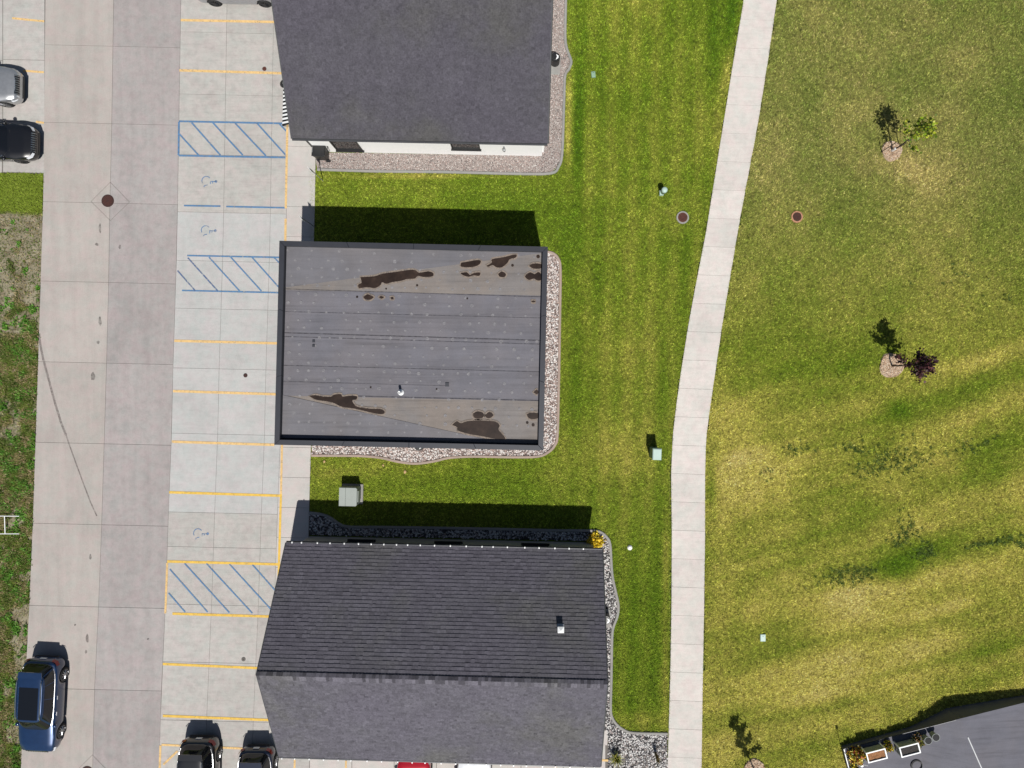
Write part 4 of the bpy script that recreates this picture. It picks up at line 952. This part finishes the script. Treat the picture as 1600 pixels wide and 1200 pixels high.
# pad-mounted transformer
tx = thing('transformer_box', 'grey utility transformer box on the grass at the lower building shadow', 'utility box', gp(550.5, 772, 0), math.radians(-1.3))
MB().slab([(-.54, -.52), (.60, -.52), (.60, .56), (-.54, .56)], -.05, .10, .02).build('pad', M['curb'], tx)
rr = [(-.47, -.48), (.40, -.48), (.46, -.42), (.46, .42), (.40, .48), (-.47, .48)]
MB().slab(rr, .10, .90, .02).build('enclosure', M['xfmr'], tx)
MB().slab([(-.475, -.49), (-.14, -.49), (-.14, .49), (-.475, .49)], .88, .935, .012).build('hinged_hood', M['xfmr'], tx)
MB().slab([(-.125, -.49), (.41, -.49), (.47, -.43), (.47, .43), (.41, .49), (-.125, .49)], .88, .93, .012).build('top_plate', M['xfmr'], tx)
MB().box((.485, 0, .5), (.04, .6, .5)).build('cooling_panel', M['xfmr'], tx); MB().box((-.48, 0, .5), (.03, .05, .16)).build('latch', M['dark_iron'], tx)
# pedestals
pd = thing('utility_pedestal', 'pale green utility pedestal standing left of the path', 'pedestal', gp(1020.5, 706, 0), math.radians(-2))
MB().slab([(-.21, -.27), (.21, -.27), (.21, .27), (-.21, .27)], -.02, 1.06, .02).build('body', M['ped_teal_shaded'], pd)
MB().slab([(-.235, -.30), (.235, -.30), (.235, .30), (-.235, .30)], 1.06, 1.25, .04).build('lid', M['ped_green'], pd)
MB().box((0, -.285, .45), (.2, .03, .3)).build('access_door', M['ped_green'], pd)
p2 = thing('utility_pedestal', 'short round pale pedestal in the lawn above the left manhole cover', 'pedestal', gp(1034.5, 302, 0))
MB().lathe([(.13, 0), (.13, .55), (.15, .56), (.16, .60), (.16, .74), (.13, .80), (.05, .82)], n=20).build('cap', M['ped_green'], p2, True)
MB().box((-.06, -.02, .12), (.22, .26, .24)).build('base', M['ped_green'], p2)
def lid(px, py, sx, sy, lb, mat='lid_green', rz=0.0):
    t = thing('valve_box', lb, 'valve box', gp(px, py, 0), rz, 'valve boxes flush with the lawns')
    MB().slab([(-sx, -sy), (sx, -sy), (sx, sy), (-sx, sy)], -.05, .085, .01).build('rim', M[mat], t); MB().slab([(-sx * .8, -sy * .8), (sx * .8, -sy * .8), (sx * .8, sy * .8), (-sx * .8, sy * .8)], .05, .092, .006).build('lid', M[mat], t)
    MB().box((0, sy * .5, .095), (sx * .5, .02, .008)).build('finger_slot', M['black'], t)
lid(927, 117, .11, .16, 'faded green valve box near the upper gravel bed', rz=.1)
lid(1191.5, 996, .14, .19, 'pale mint valve box alone in the big lawn', 'ped_green')
t = thing('sprinkler_cap', 'white round cap in the grass right of the yellow shrub', 'cap', gp(984, 855.5, 0)); MB().lathe([(.11, 0), (.11, .08), (.08, .11), (.02, .12)], n=16).build('dome', M['whitemetal'], t, True); MB().lathe([(.13, 0), (.13, .05), (.11, .055)], n=16).build('collar', M['whitemetal'], t)
# bin at the corner of the upper building
bn = thing('wheeled_bin', 'black lidded bin at the left corner of the white wall', 'bin', gp(507, 244, 0), math.radians(-4))
m = MB(); m.add([(-.26, -.25, .06), (.26, -.25, .06), (.26, .25, .06), (-.26, .25, .06), (-.35, -.31, 1.0), (.31, -.31, 1.0), (.31, .31, 1.0), (-.35, .31, 1.0)], [(3, 2, 1, 0), (0, 1, 5, 4), (1, 2, 6, 5), (2, 3, 7, 6), (3, 0, 4, 7)]); m.build('body', M['black'], bn)
MB().slab([(-.37, -.33), (.30, -.33), (.34, -.28), (.34, .28), (.30, .33), (-.37, .33)], 1.0, 1.07, .03).build('lid', M['black'], bn)
MB().tube([(.38, -.24, 1.0), (.44, -.24, 1.02), (.44, .24, 1.02), (.38, .24, 1.0)], .02, 6).build('handle', M['black'], bn)
for s_ in (-1, 1): MB().tube([(.27, s_ * .30 - .03, .12), (.27, s_ * .30 + .03, .12)], .12, 14).build('wheel', M['rubber'], bn)
MB().box((-.33, 0, 1.075), (.02, .3, .012)).build('lid_rib', M['grey_metal'], bn)
def sign(px, py, lb, rz=.9):
    t = thing('parking_sign', lb, 'sign', gp(px, py, 0), rz, 'parking signs at the walkway')
    MB().tube([(0, 0, 0), (0, 0, 2.35)], .022, 8).build('post', M['grey_metal'], t); MB().box((0, -.035, 2.1), (.32, .012, .46)).build('plate', M['whitemetal'], t)
    MB().box((0, -.0425, 2.12), (.24, .004, .26)).build('symbol_panel', M['blue'], t)
sign(505, 283, 'parking sign on a thin post beside the grass under the upper building', math.radians(-90 + 40)); sign(492.5, 355, 'parking sign inside the shadow of the flat-roofed building', math.radians(-50))

# ------------------------------------------------------------------ trees and shrubs
def leaves(n, centers, spread, size, pal, seed, up=.35):
    rg = np.random.default_rng(seed); c = np.array(centers)[rg.integers(0, len(centers), n)] + rg.normal(0, spread, (n, 3)) * np.array([1, 1, .8])
    a = rg.uniform(0, 6.28, n); el = rg.uniform(-.9, .9, n); d = np.stack([np.cos(a) * np.cos(el), np.sin(a) * np.cos(el), np.sin(el)], -1)
    t = rg.normal(0, 1, (n, 3)); t -= (t * d).sum(1, keepdims=True) * d; t /= np.linalg.norm(t, axis=1, keepdims=True)
    L = size * rg.uniform(.6, 1.3, n)[:, None]; W = L * .38
    nn = np.cross(d, t)
    V = np.stack([c, c + d * L * .5 + t * W + nn * L * .06, c + d * L, c + d * L * .5 - t * W + nn * L * .06], 1).reshape(-1, 3)
    p = lin(np.array(pal, float))[rg.integers(0, len(pal), n)] * rg.uniform(.7, 1.25, (n, 1))
    return V, np.arange(4 * n).reshape(-1, 4), p
def sapling(name, label, px, py, h, lean, pal, nleaf, seed, crown0=.35, cr=.75, stake=False, lsize=.14, mr=.56):
    loc = gp(px, py, 0); rg = random.Random(seed); t = thing(name, label, 'tree', loc, group='young trees in mulch rings'); top = Vector((lean[0], lean[1], h))
    pts = [top * q + Vector((rg.uniform(-.04, .04), rg.uniform(-.04, .04), 0)) * (1 if q else 0) for q in (0, .2, .4, .6, .8, 1)]
    MB().tube(pts, [.045, .038, .032, .025, .017, .008], 8).build('trunk', M['bark'], t, True)
    cen = []; br = MB()
    for k in range(13):
        q = crown0 + (1 - crown0) * k / 13.0; b0 = top * q; a = k * 2.4 + rg.uniform(-.4, .4); ln = cr * (1.05 - .75 * (q - crown0) / (1 - crown0)) * rg.uniform(.7, 1.15)
        b1 = b0 + Vector((math.cos(a) * ln * .6, math.sin(a) * ln * .6, ln * .42)); b2 = b0 + Vector((math.cos(a) * ln, math.sin(a) * ln, ln * .85))
        br.tube([b0, b1, b2], [.016, .011, .005], 5); cen += [b1.lerp(b2, .1), b1.lerp(b2, .5), b2, b0.lerp(b1, .7)]
    br.build('branches', M['bark'], t); cen.append(top)
    V, F, C = leaves(nleaf, [tuple(c) for c in cen], cr * .13, lsize, pal, seed); npmesh('crown', V, F, M['leaf'], t, C)
    m = MB(); n = 26
    m.lathe([(mr, -.01), (mr * .95, .045), (mr * .6, .06), (.06, .03)], (0, 0, 0), n)
    for i, v in enumerate(m.v): kk = 1 + .07 * math.sin(3 * math.atan2(v[1], v[0]) + seed) + rg.uniform(-.03, .03); m.v[i] = (v[0] * kk, v[1] * kk, v[2] + rg.uniform(0, .02))
    mu = tag(m.build('mulch_ring', M['mulch'], None, False, loc), 'round mulch bed under ' + {1: 'the yellow-green sapling', 2: 'the purple-leaved sapling', 3: 'the sapling cut by the bottom edge'}[seed], 'mulch bed', 'mulch rings under the young trees')
    stones('mulch_chips', [(px + mr * PPM * .97 * math.cos(6.283 * q / 20), py + mr * PPM * .97 * math.sin(6.283 * q / 20)) for q in range(20)], 420, .034, [(222, 194, 164), (204, 170, 138), (238, 218, 194), (168, 136, 110)], [3, 3, 2, 1], 'wood chips on the mulch bed of ' + {1: 'the yellow-green sapling', 2: 'the purple-leaved sapling', 3: 'the sapling cut by the bottom edge'}[seed]).location.z = .05
    if stake:
        for sx, sy in ((-.55, -.05), (.42, .2)):
            st_ = tag(MB().tube([(0, 0, 0), (0, 0, 1.5)], .022, 6).build('tree_stake', M['bark'], None, False, loc + Vector((sx, sy, 0))), 'wooden stake to the %s of the yellow-green sapling' % ('left' if sx < 0 else 'right'), 'stake')
            MB().tube([(0, 0, 1.32), (-sx, -sy, 1.25)], .010, 5).build('strap', M['black'], st_)
        MB().tube([(0, 0, .02), (.0, 0, .45)], .06, 10).build('trunk_guard', M['whitemetal'], t)
    return t
sapling('young_tree', 'sparse yellow-green young tree with stakes in a mulch ring', 1393, 236, 3.7, (.10, .15), [(112, 134, 26), (140, 150, 34), (86, 112, 26), (158, 160, 64)], 600, 1, .40, .85, True, .15, .55)
sapling('young_tree', 'dark purple-leaved young tree in a round mulch ring', 1392.5, 571, 3.9, (.0, .0), [(52, 26, 34), (68, 34, 40), (40, 22, 30), (84, 50, 48)], 1000, 2, .36, .82, False, .15, .66)
sapling('young_tree', 'slim young tree at the bottom edge casting a long leafy shadow', 1178.5, 1203, 4.9, (-.55, .1), [(52, 84, 30), (70, 100, 36), (44, 70, 28)], 1000, 3, .30, .55, True if False else False, .15, .60)
def shrub(name, label, loc, r, h, pal, n, seed, cat='shrub', lsize=.1):
    t = thing(name, label, cat, loc); rg = np.random.default_rng(seed); d = rg.normal(0, 1, (60, 3)); d /= np.linalg.norm(d, axis=1, keepdims=True); d[:, 2] = np.abs(d[:, 2])
    cen = d * rg.uniform(.55, .95, (60, 1)) * np.array([r, r, h]); V, F, C = leaves(n, cen, r * .13, lsize, pal, seed)
    npmesh('foliage', V, F, M['leaf'], t, C); s_ = MB()
    for c in cen[:14]: s_.tube([(0, 0, 0), tuple(c * .5 + np.array([0, 0, .05])), tuple(c)], [.012, .008, .004], 4)
    s_.build('stems', M['bark'], t); return t
shrub('yellow_shrub', 'bright yellow-green round shrub at the upper right corner of the lower building', gp(930, 845, 0), .47, .62, [(224, 196, 40), (206, 170, 34), (236, 214, 80), (170, 150, 30)], 1500, 5)
def tuft(name, label, loc, n, h, spread, pal, seed, cat='ornamental grass', wd=.022):
    t = thing(name, label, cat, loc); rg = random.Random(seed); V = []; C = []; pal = lin(np.array(pal, float))
    for i in range(n):
        a = rg.uniform(0, 6.28); s_ = spread * rg.uniform(.2, 1); hh = h * rg.uniform(.6, 1.1); d = Vector((math.cos(a), math.sin(a), 0)); q = Vector((-d.y, d.x, 0)) * wd / 2; b0 = d * .06 * rg.random()
        m1 = b0 + d * s_ * .45 + Vector((0, 0, hh * .7)); tip = b0 + d * s_ + Vector((0, 0, hh * rg.uniform(.65, 1)))
        V += [b0 - q, b0 + q, m1 + q * .8, m1 - q * .8, m1 - q * .8, m1 + q * .8, tip + q * .15, tip - q * .15]; c = pal[rg.randrange(len(pal))] * rg.uniform(.7, 1.2); C += [c, c]
    V = np.array([tuple(v) for v in V]); npmesh('blades', V, np.arange(len(V)).reshape(-1, 4), M['leaf'], t, np.array(C))
    MB().lathe([(.07, 0), (.06, .05), (.03, .08)], n=10).build('root_crown', M['bark'], t); return t
tuft('ornamental_grass', 'yellow-green grass clump in the stones at the lower corner', gp(962, 1180, 0), 220, .75, .42, [(120, 124, 40), (86, 104, 36), (160, 150, 60)], 4)
tuft('ornamental_grass', 'thin brown grass stalks in the stones near the path', gp(1024, 1176, 0), 60, 1.2, .22, [(120, 100, 50), (92, 84, 48), (150, 130, 70)], 6)
for x, y_, s_, lb in ((633, 737, .10, 'larger pale tan stone lying in the grass below the flat roof'), (599, 727, .06, 'small tan stone in the grass below the pink stone bed'), (507, 721, .07, 'tan stone in the grass beside the walkway')):
    v, f = icosa(); v = v * (1 + RNG.uniform(-.2, .2, (12, 1))) * np.array([s_, s_ * 1.3, s_ * .7]) + np.array([*gp(x, y_, .03)])
    tag(npmesh('loose_stone', v, f, M['stone'], col=np.tile(lin((214, 180, 130)) / KX, (20, 1))), lb, 'stone')

# ------------------------------------------------------------------ cars
def car(label, px, py, head, paint, L=4.7, W=1.9, H=1.7, kind='suv', rails=True, rim='rim', wb=None, sun=False, group=None):
    t = thing('parked_car', label, 'car', (*gp(px, py).xy, .036), head); wb = wb or L * .595; R = .36 if kind == 'suv' else .33
    suv = kind == 'suv'; k = H / 1.72 if suv else H / 1.46
    tx_ = [-1, -.975, -.93, -.2, .30, .52, .80, .93, .975, 1]; tz = [.70, .93, 1.03, 1.07, 1.06, 1.02, .95, .86, .74, .60]
    if not suv: tx_ = [-1, -.97, -.9, -.62, -.2, .30, .50, .80, .93, .975, 1]; tz = [.66, .90, .98, 1.0, .96, .94, .92, .84, .74, .64, .52]
    xs = np.concatenate([np.linspace(-1, -.93, 6), np.linspace(-.91, .91, 58), np.linspace(.93, 1, 6)])
    xa = (-wb / 2 - .04, wb / 2 - .04); rows = []
    for n in xs:
        x = n * L / 2; hw = W / 2 * (1 - abs(n * .993) ** 10) ** .20 * (1 - .05 * n * n); top = float(np.interp(n, tx_, tz)) * k; b = .25 + .10 * max(0, abs(n) - .9) * 10
        for a in xa:
            if abs(x - a) < R + .06: b = max(b, R + .01 + math.sqrt((R + .06) ** 2 - (x - a) ** 2) * .98)
        b = min(b, top - .12)
        half = [(hw * .95, b), (hw * .99, b + .10 * (top - b)), (hw, b + .40 * (top - b)), (hw * .985, b + .72 * (top - b)), (hw * .955, top - .05), (hw * .90, top - .008), (hw * .6, top + .022), (hw * .25, top + .032)]
        rows.append([(x, y_, z) for y_, z in half] + [(x, -y_, z) for y_, z in reversed(half)])
    m = MB().grid(rows); m.add(rows[0], [tuple(range(len(rows[0])))]); m.add(rows[-1], [tuple(range(len(rows[0]) - 1, -1, -1))])
    m.build('body', paint, t, True)
    MB().box((0, 0, .40), (L * .93, W * .78, .42)).build('underbody', M['black'], t)
    # cabin
    zb = 1.0 * k if suv else .90 * k; zt = H - .05
    if suv: xb0, xb1, xt0, xt1 = -.475 * L, .235 * L, -.40 * L, .085 * L
    else: xb0, xb1, xt0, xt1 = -.40 * L, .245 * L, -.23 * L, .075 * L
    w0, w1 = W / 2 * .93, W / 2 * .70; E = 5.0
    def lev(tq): return lerp(xb0, xt0, tq ** 1.15), lerp(xb1, xt1, tq), lerp(w0, w1, tq), lerp(zb, zt, tq)
    def ring(tq, sc_=1.0, z=None):
        a, b, hw, zz = lev(tq); cx_, ax = (a + b) / 2, (b - a) / 2 * sc_; hw *= sc_; out = []
        for i in range(56):
            th = 2 * math.pi * i / 56; c, s_ = math.cos(th), math.sin(th); out.append((cx_ + ax * math.copysign(abs(c) ** (2 / E), c), hw * math.copysign(abs(s_) ** (2 / E), s_), zz if z is None else z))
        return out
    rr_ = [ring(q) for q in (0, .25, .5, .75, .92, 1)] + [ring(1, .97, H - .028), ring(1, .92, H - .014), ring(1, .75, H - .004), ring(1, .4, H + .004)]
    m = MB().grid(rr_, close=True); m.add(rr_[-1], [tuple(range(56))]); cab = m.build('cabin', paint, t, True)
    def fr_(n): return (1 - abs(n) ** E) ** (1 / E)
    def patch(name, f, us, ts, mat): return MB().grid([[f(u, q) for u in us] for q in ts]).build(name, mat, t, True)
    ts = np.linspace(.07, .95, 7)
    patch('windshield', lambda u, q: (lambda a, b, hw, z: ((a + b) / 2 + (b - a) / 2 * fr_(u) + .010, hw * u, z + .006))(*lev(q)), np.linspace(-.88, .88, 15), ts, M['tint'])
    patch('rear_window', lambda u, q: (lambda a, b, hw, z: ((a + b) / 2 - (b - a) / 2 * fr_(u) - .010, hw * u, z + .006))(*lev(q)), np.linspace(.84, -.84, 15), np.linspace(.12, .9, 6), M['tint'])
    for sg in (1, -1):
        for u0, u1 in ((-.86, -.50), (-.47, .02), (.05, .80)):
            ff = lambda u, q: (lambda a, b, hw, z: ((a + b) / 2 + (b - a) / 2 * u, sg * (hw * fr_(u) + .008), z))(*lev(q))
            patch('side_window', ff, np.linspace(u0, u1, 7) if sg < 0 else np.linspace(u1, u0, 7), np.linspace(.13, .86, 5), M['tint'])
        # belt trim
        P = [(lambda a, b, hw, z: ((a + b) / 2 + (b - a) / 2 * u, sg * (hw * fr_(u) + .012), z))(*lev(.09)) for u in np.linspace(-.88, .86, 12)]
        MB().tube(P, .014, 5).build('belt_trim', M['steel'], t)
        if rails and suv:
            a, b, hw, z = lev(1); MB().tube([(a + .25, sg * hw * .90, H - .03), (a + .35, sg * hw * .90, H + .035), ((a + b) / 2, sg * hw * .92, H + .05), (b - .3, sg * hw * .90, H + .03), (b - .12, sg * hw * .90, H - .03)], .022, 6).build('roof_rail', M['steel'], t)
        mx = xb1 - .28; MB().lathe([(.05, -.06), (.10, -.04), (.11, .03), (.07, .08)], (mx, sg * (W / 2 * .95 + .04), zb + .01), 10).build('mirror', paint, t, True)
        hx = L / 2 - .17; MB().grid([[(hx - .20, sg * W * .455, .82 * k), (hx - .02, sg * W * .40, .80 * k), (hx + .10, sg * W * .30, .78 * k)], [(hx - .16, sg * W * .475, .70 * k), (hx + .05, sg * W * .42, .68 * k), (hx + .15, sg * W * .31, .67 * k)]]).build('headlight', M['lamp_clear'], t)
        bx = -L / 2 + .10; MB().grid([[(bx + .16, sg * W * .468, .99 * k if suv else .88 * k), (bx - .01, sg * W * .40, .97 * k if suv else .86 * k), (bx - .07, sg * W * .30, .96 * k if suv else .85 * k)], [(bx + .14, sg * W * .485, .80 * k), (bx - .05, sg * W * .42, .78 * k), (bx - .115, sg * W * .31, .78 * k)]]).build('taillight', M['lamp_red'], t)
        for dx in (.30, -.55): MB().box((dx, sg * (W / 2 * .985 + .004), .90 * k), (.20, .03, .03)).build('door_handle', M['steel'], t)
        for a in xa:
            yc = sg * (W / 2 - .125); wh = MB()
            prof = [(R - .10, -.115), (R - .02, -.115), (R, -.08), (R, .08), (R - .02, .115), (R - .10, .115)]
            n_ = 26; vs = []
            for r_, o_ in prof: vs.append([(a + r_ * math.cos(6.2832 * i / n_), yc + o_, R + r_ * math.sin(6.2832 * i / n_)) for i in range(n_)])
            wheel = wh.grid(vs, close=True).build('wheel', M['rubber'], t, True); rm = MB(); yo = yc + sg * .095
            for i in range(10):
                th = 6.2832 * i / 10; rm.tube([(a, yo, R), (a + (R - .09) * math.cos(th), yo, R + (R - .09) * math.sin(th))], [.035, .022], 5)
            rm.tube([(a + (R - .10) * math.cos(6.2832 * i / 20), yo, R + (R - .10) * math.sin(6.2832 * i / 20)) for i in range(21)], .018, 5, cap=False)
            rm.build('rim', M[rim], wheel); MB().tube([(a, yc - .05 * sg, R), (a, yc + .02 * sg, R)], R - .10, 18).build('brake_disc', M['coping'], wheel)
    gx = L / 2; gr_ = MB()
    for zz in (.50, .57, .64): gr_.box((gx - .035 - .05 * (zz - .5), 0, zz * k), (.05, W * .50, .035))
    gr_.build('lower_grille', M['black'], t)
    gn = MB(); gs = [(n_ * L / 2 + .012, float(np.interp(n_, tx_, tz)) * k + .024) for n_ in (.925, .95, .975, .99)]
    gn.grid([[(x_, y_, z_ - .012 * abs(y_) / W) for y_ in np.linspace(-W * .27, W * .27, 5)] for x_, z_ in gs]); gn = gn.build('grille', M['black'], t)
    for q in np.linspace(-W * .25, W * .25, 9): MB().tube([(x_, q, z_ + .006) for x_, z_ in gs], .013, 4).build('bar', M['steel'], gn)
    MB().box((gx - .005, 0, .40), (.05, W * .62, .10)).build('bumper_trim', M['black'], t); MB().box((-gx + .02, 0, .42), (.06, W * .62, .14)).build('bumper_trim', M['black'], t)
    MB().box((-gx - .005, 0, .72), (.02, .32, .16)).build('license_plate', M['whitemetal'], t)
    if suv: a, b, hw, z = lev(1); MB().slab([(a - .16, -hw * .86), (a + .16, -hw * .92), (a + .16, hw * .92), (a - .16, hw * .86)], H - .055, H - .004, .012).build('spoiler', paint, t)
    if sun: a, b, hw, z = lev(1); MB().grid([[(x, y_ * hw * .72, H + .0085 - .014 * y_ * y_ * .8) for y_ in np.linspace(-1, 1, 7)] for x in (b - .12, b - .7, a + .62)]).build('glass_roof', M['tint'], t, True)
    # hood shut line and wiper
    MB().box((xb1 + .03, 0, zb + .035), (.05, W * .6, .02)).build('wiper_cowl', M['black'], t)
    return t
P_blue = carpaint('deep_blue_car_paint', (.007, .028, .085, 1)); P_black = carpaint('black_car_paint', (.006, .006, .007, 1), .1); P_silver = carpaint('silver_car_paint', (.42, .43, .44, 1), .7)
P_navy = carpaint('navy_car_paint', (.008, .012, .03, 1), .3); P_red = carpaint('red_car_paint', (.42, .008, .02, 1), .2); P_white = carpaint('white_car_paint', (.72, .74, .77, 1), .0)
car('blue sport utility car parked on the left edge of the drive', 79, 1092, math.radians(-90 - 3), P_blue, 5.0, 1.98, 1.74, sun=True, wb=3.03)
car('black car nosing in at the bottom left, roof and rear in view', 320, 1214, math.radians(-90 - 1), P_black, 4.95, 1.98, 1.76)
car('dark navy car beside the lower building, cut by the bottom edge', 409, 1225, math.radians(-90), P_navy, 4.7, 1.9, 1.62)
car('red car showing just below the lower building eave', 649, 1238, math.radians(90 - 1), P_red, 4.7, 1.86, 1.5, 'sedan')
car('white car next to the red one below the lower eave', 742, 1236, math.radians(90 - 1), P_white, 4.6, 1.86, 1.55, 'suv', rails=False)
car('silver car at the left edge with its nose to the drive', -22, 141, math.radians(-1), P_silver, 4.7, 1.9, 1.68)
car('black car below the silver one at the left edge', 1.5, 228.5, math.radians(-1), P_black, 4.75, 1.92, 1.5, 'sedan', rim='rim_dark')
car('silver-grey car cut by the top edge beside the upper building', 378, -14, math.radians(180 - 1), carpaint('grey_silver_car_paint', (.34, .35, .38, 1), .6), 4.6, 1.84, 1.5, 'sedan', rim='rim_dark', wb=2.68)

# ------------------------------------------------------------------ terrace at the lower right
def dz_(px): return float(np.interp(px, [1318, 1430, 1500, 1640], [.30, .44, 1.2, .46]))  # ridge peak raised to deepen the shadow the terrace casts on the lawn
dm = memb('slate_terrace_surface', sc(116, 116, 126), dirt=.4)
ter = thing('raised_terrace', 'slate-grey raised terrace with planters in the lower right corner', 'terrace')
top_n = [(1318, 1170), (1430, 1141.2), (1500, 1123), (1660, 1083)]; dd = (60, 235)
for i in range(3):
    a, b2 = top_n[i], top_n[i + 1]; za, zb_ = dz_(a[0]), dz_(b2[0])
    P = [g(*a, za), g(*b2, zb_), g(b2[0] + dd[0], b2[1] + dd[1], zb_), g(a[0] + dd[0], a[1] + dd[1], za)]
    m = MB(); m.add([*P, *[(p.x, p.y, -.1) for p in P]], [(3, 2, 1, 0), (4, 5, 6, 7), (0, 1, 5, 4), (1, 2, 6, 5), (2, 3, 7, 6), (3, 0, 4, 7)]); m.build('deck_surface', dm, ter)
def tp(px, py): # point on the terrace surface under a photo pixel
    q = px - (py - 1170) * .255; z = dz_(max(1318, min(1640, q + 0))); return g(px, py, z + .004)
for a, b2 in (((1318, 1170), (1326.5, 1203)), ):
    MB().tube([tp(*a) + Vector((0, 0, .02)), tp(*b2) + Vector((0, 0, .02))], .035, 6).build('edge_trim', M['grey_metal'], ter)
MB().tube([tp(1318, 1170) + Vector((0, 0, .01)), tp(1400, 1149) + Vector((0, 0, .01)), tp(1499, 1123.5) + Vector((0, 0, .01))], .02, 6).build('edge_trim', M['coping'], ter)
MB().tube([tp(1511, 1151) + Vector((0, 0, .04)), tp(1534, 1203) + Vector((0, 0, .04))], .05, 6).build('ridge_strip', M['grey_metal'], ter)
ang = math.atan2(47, 182)
def planter(px, py, wdt, dep, soilc, lb):
    c = tp(px, py); t = thing('planter_box', lb, 'planter', c, ang, 'raised planter boxes on the terrace'); hh = .62; f = .05
    for s_ in (-1, 1):
        MB().box((0, s_ * (dep / 2 - .02), hh / 2 + .06), (wdt, .035, hh - .14)).build('shade_grey_panel', M['xfmr'], t); MB().box((s_ * (wdt / 2 - .02), 0, hh / 2 + .06), (.035, dep - .08, hh - .14)).build('shade_grey_panel', M['xfmr'], t)  # grey colour carries the shade on the planter's sides
        MB().box((0, s_ * dep / 2, hh), (wdt + .06, .06, .05)).build('rim', M['whitemetal'], t); MB().box((s_ * wdt / 2, 0, hh + .003), (.06, dep - .06, .05)).build('rim', M['whitemetal'], t)
        for q in (-1, 1): MB().box((s_ * wdt / 2, q * dep / 2, hh / 2 - .02), (.065, .065, hh + .02)).build('corner_post', M['whitemetal'], t)
    so_ = MB().grid([[(x, y_, hh - .06 + random.uniform(-.02, .03)) for x in np.linspace(-wdt / 2 + .04, wdt / 2 - .04, 9)] for y_ in np.linspace(-dep / 2 + .04, dep / 2 - .04, 5)]); so_.build('soil', plain('planter_soil', sc(*soilc), .95, nscale=18, var=.5), t)
planter(1361, 1171, 1.0, .50, (170, 120, 80), 'raised white planter with reddish-brown soil near the terrace corner')
planter(1412, 1162.5, 1.0, .50, (66, 62, 60), 'raised white planter with dark soil in the middle of the terrace edge')
shrub('potted_flowers', 'bunch of yellow and red flowers at the terrace corner', tp(1336, 1178), .42, .7, [(214, 190, 60), (190, 150, 40), (150, 60, 40), (110, 120, 40), (236, 220, 130)], 900, 31, 'flowers', .11)
shrub('potted_flowers', 'yellow flowers between the two white planters', tp(1384, 1163), .28, .7, [(210, 190, 40), (120, 120, 40), (90, 84, 40), (160, 120, 50)], 420, 32, 'flowers', .10)
shrub('potted_flowers', 'brownish green plant between the dark planter and the buckets', tp(1431, 1154), .30, .75, [(110, 112, 40), (130, 96, 60), (80, 84, 40)], 420, 33, 'plant', .10)
shrub('potted_flowers', 'low yellow flowers at the bottom edge of the terrace', tp(1333, 1199), .24, .45, [(214, 200, 60), (150, 140, 40)], 260, 34, 'flowers', .09)
for x, y_, lb in ((1444, 1151.5, 'left one of the two black buckets on the terrace'), (1456, 1146.5, 'right one of the two black buckets on the terrace')):
    t = thing('bucket', lb, 'bucket', tp(x, y_), group='buckets on the terrace'); MB().lathe([(.14, 0), (.19, .36), (.205, .37), (.205, .40), (.185, .40), (.17, .30), (.13, .05)], n=20).build('pail', M['xfmr'], t); MB().lathe([(.17, .30), (.186, .405), (.05, .412)], n=18).build('soil', M['rubber'], t)
t = thing('hose_coil', 'dark coiled hose lying on the terrace', 'hose', tp(1432, 1196)); 
for k, rr0 in enumerate((.30, .27)): MB().tube([(rr0 * math.cos(6.2832 * i / 28), rr0 * math.sin(6.2832 * i / 28), .03 + .04 * k) for i in range(29)], .022, 6, cap=False).build('loop', M['black'], t)
t = thing('watering_can', 'small white watering can beside the corner flowers', 'watering can', tp(1344, 1193)); MB().lathe([(.09, 0), (.09, .22), (.05, .25), (.04, .25)], n=16).build('body', M['whitemetal'], t, True); MB().tube([(.08, 0, .06), (.2, .02, .2), (.26, .03, .28)], .018, 6).build('spout', M['whitemetal'], t); MB().tube([(-.08, 0, .05), (-.17, 0, .12), (-.15, 0, .22), (-.05, 0, .25)], .012, 6).build('handle', M['whitemetal'], t)
t = thing('garden_torch', 'thin garden torch standing at the corner of the terrace', 'torch', (*g(1314, 1169).xy, 0)); MB().tube([(0, 0, 0), (0, 0, 1.9)], .016, 6).build('pole', M['bark'], t); MB().lathe([(.03, 1.88), (.075, 1.95), (.075, 2.12), (.03, 2.18)], n=10).build('torch_head', M['black'], t)

S.render.engine = 'CYCLES'
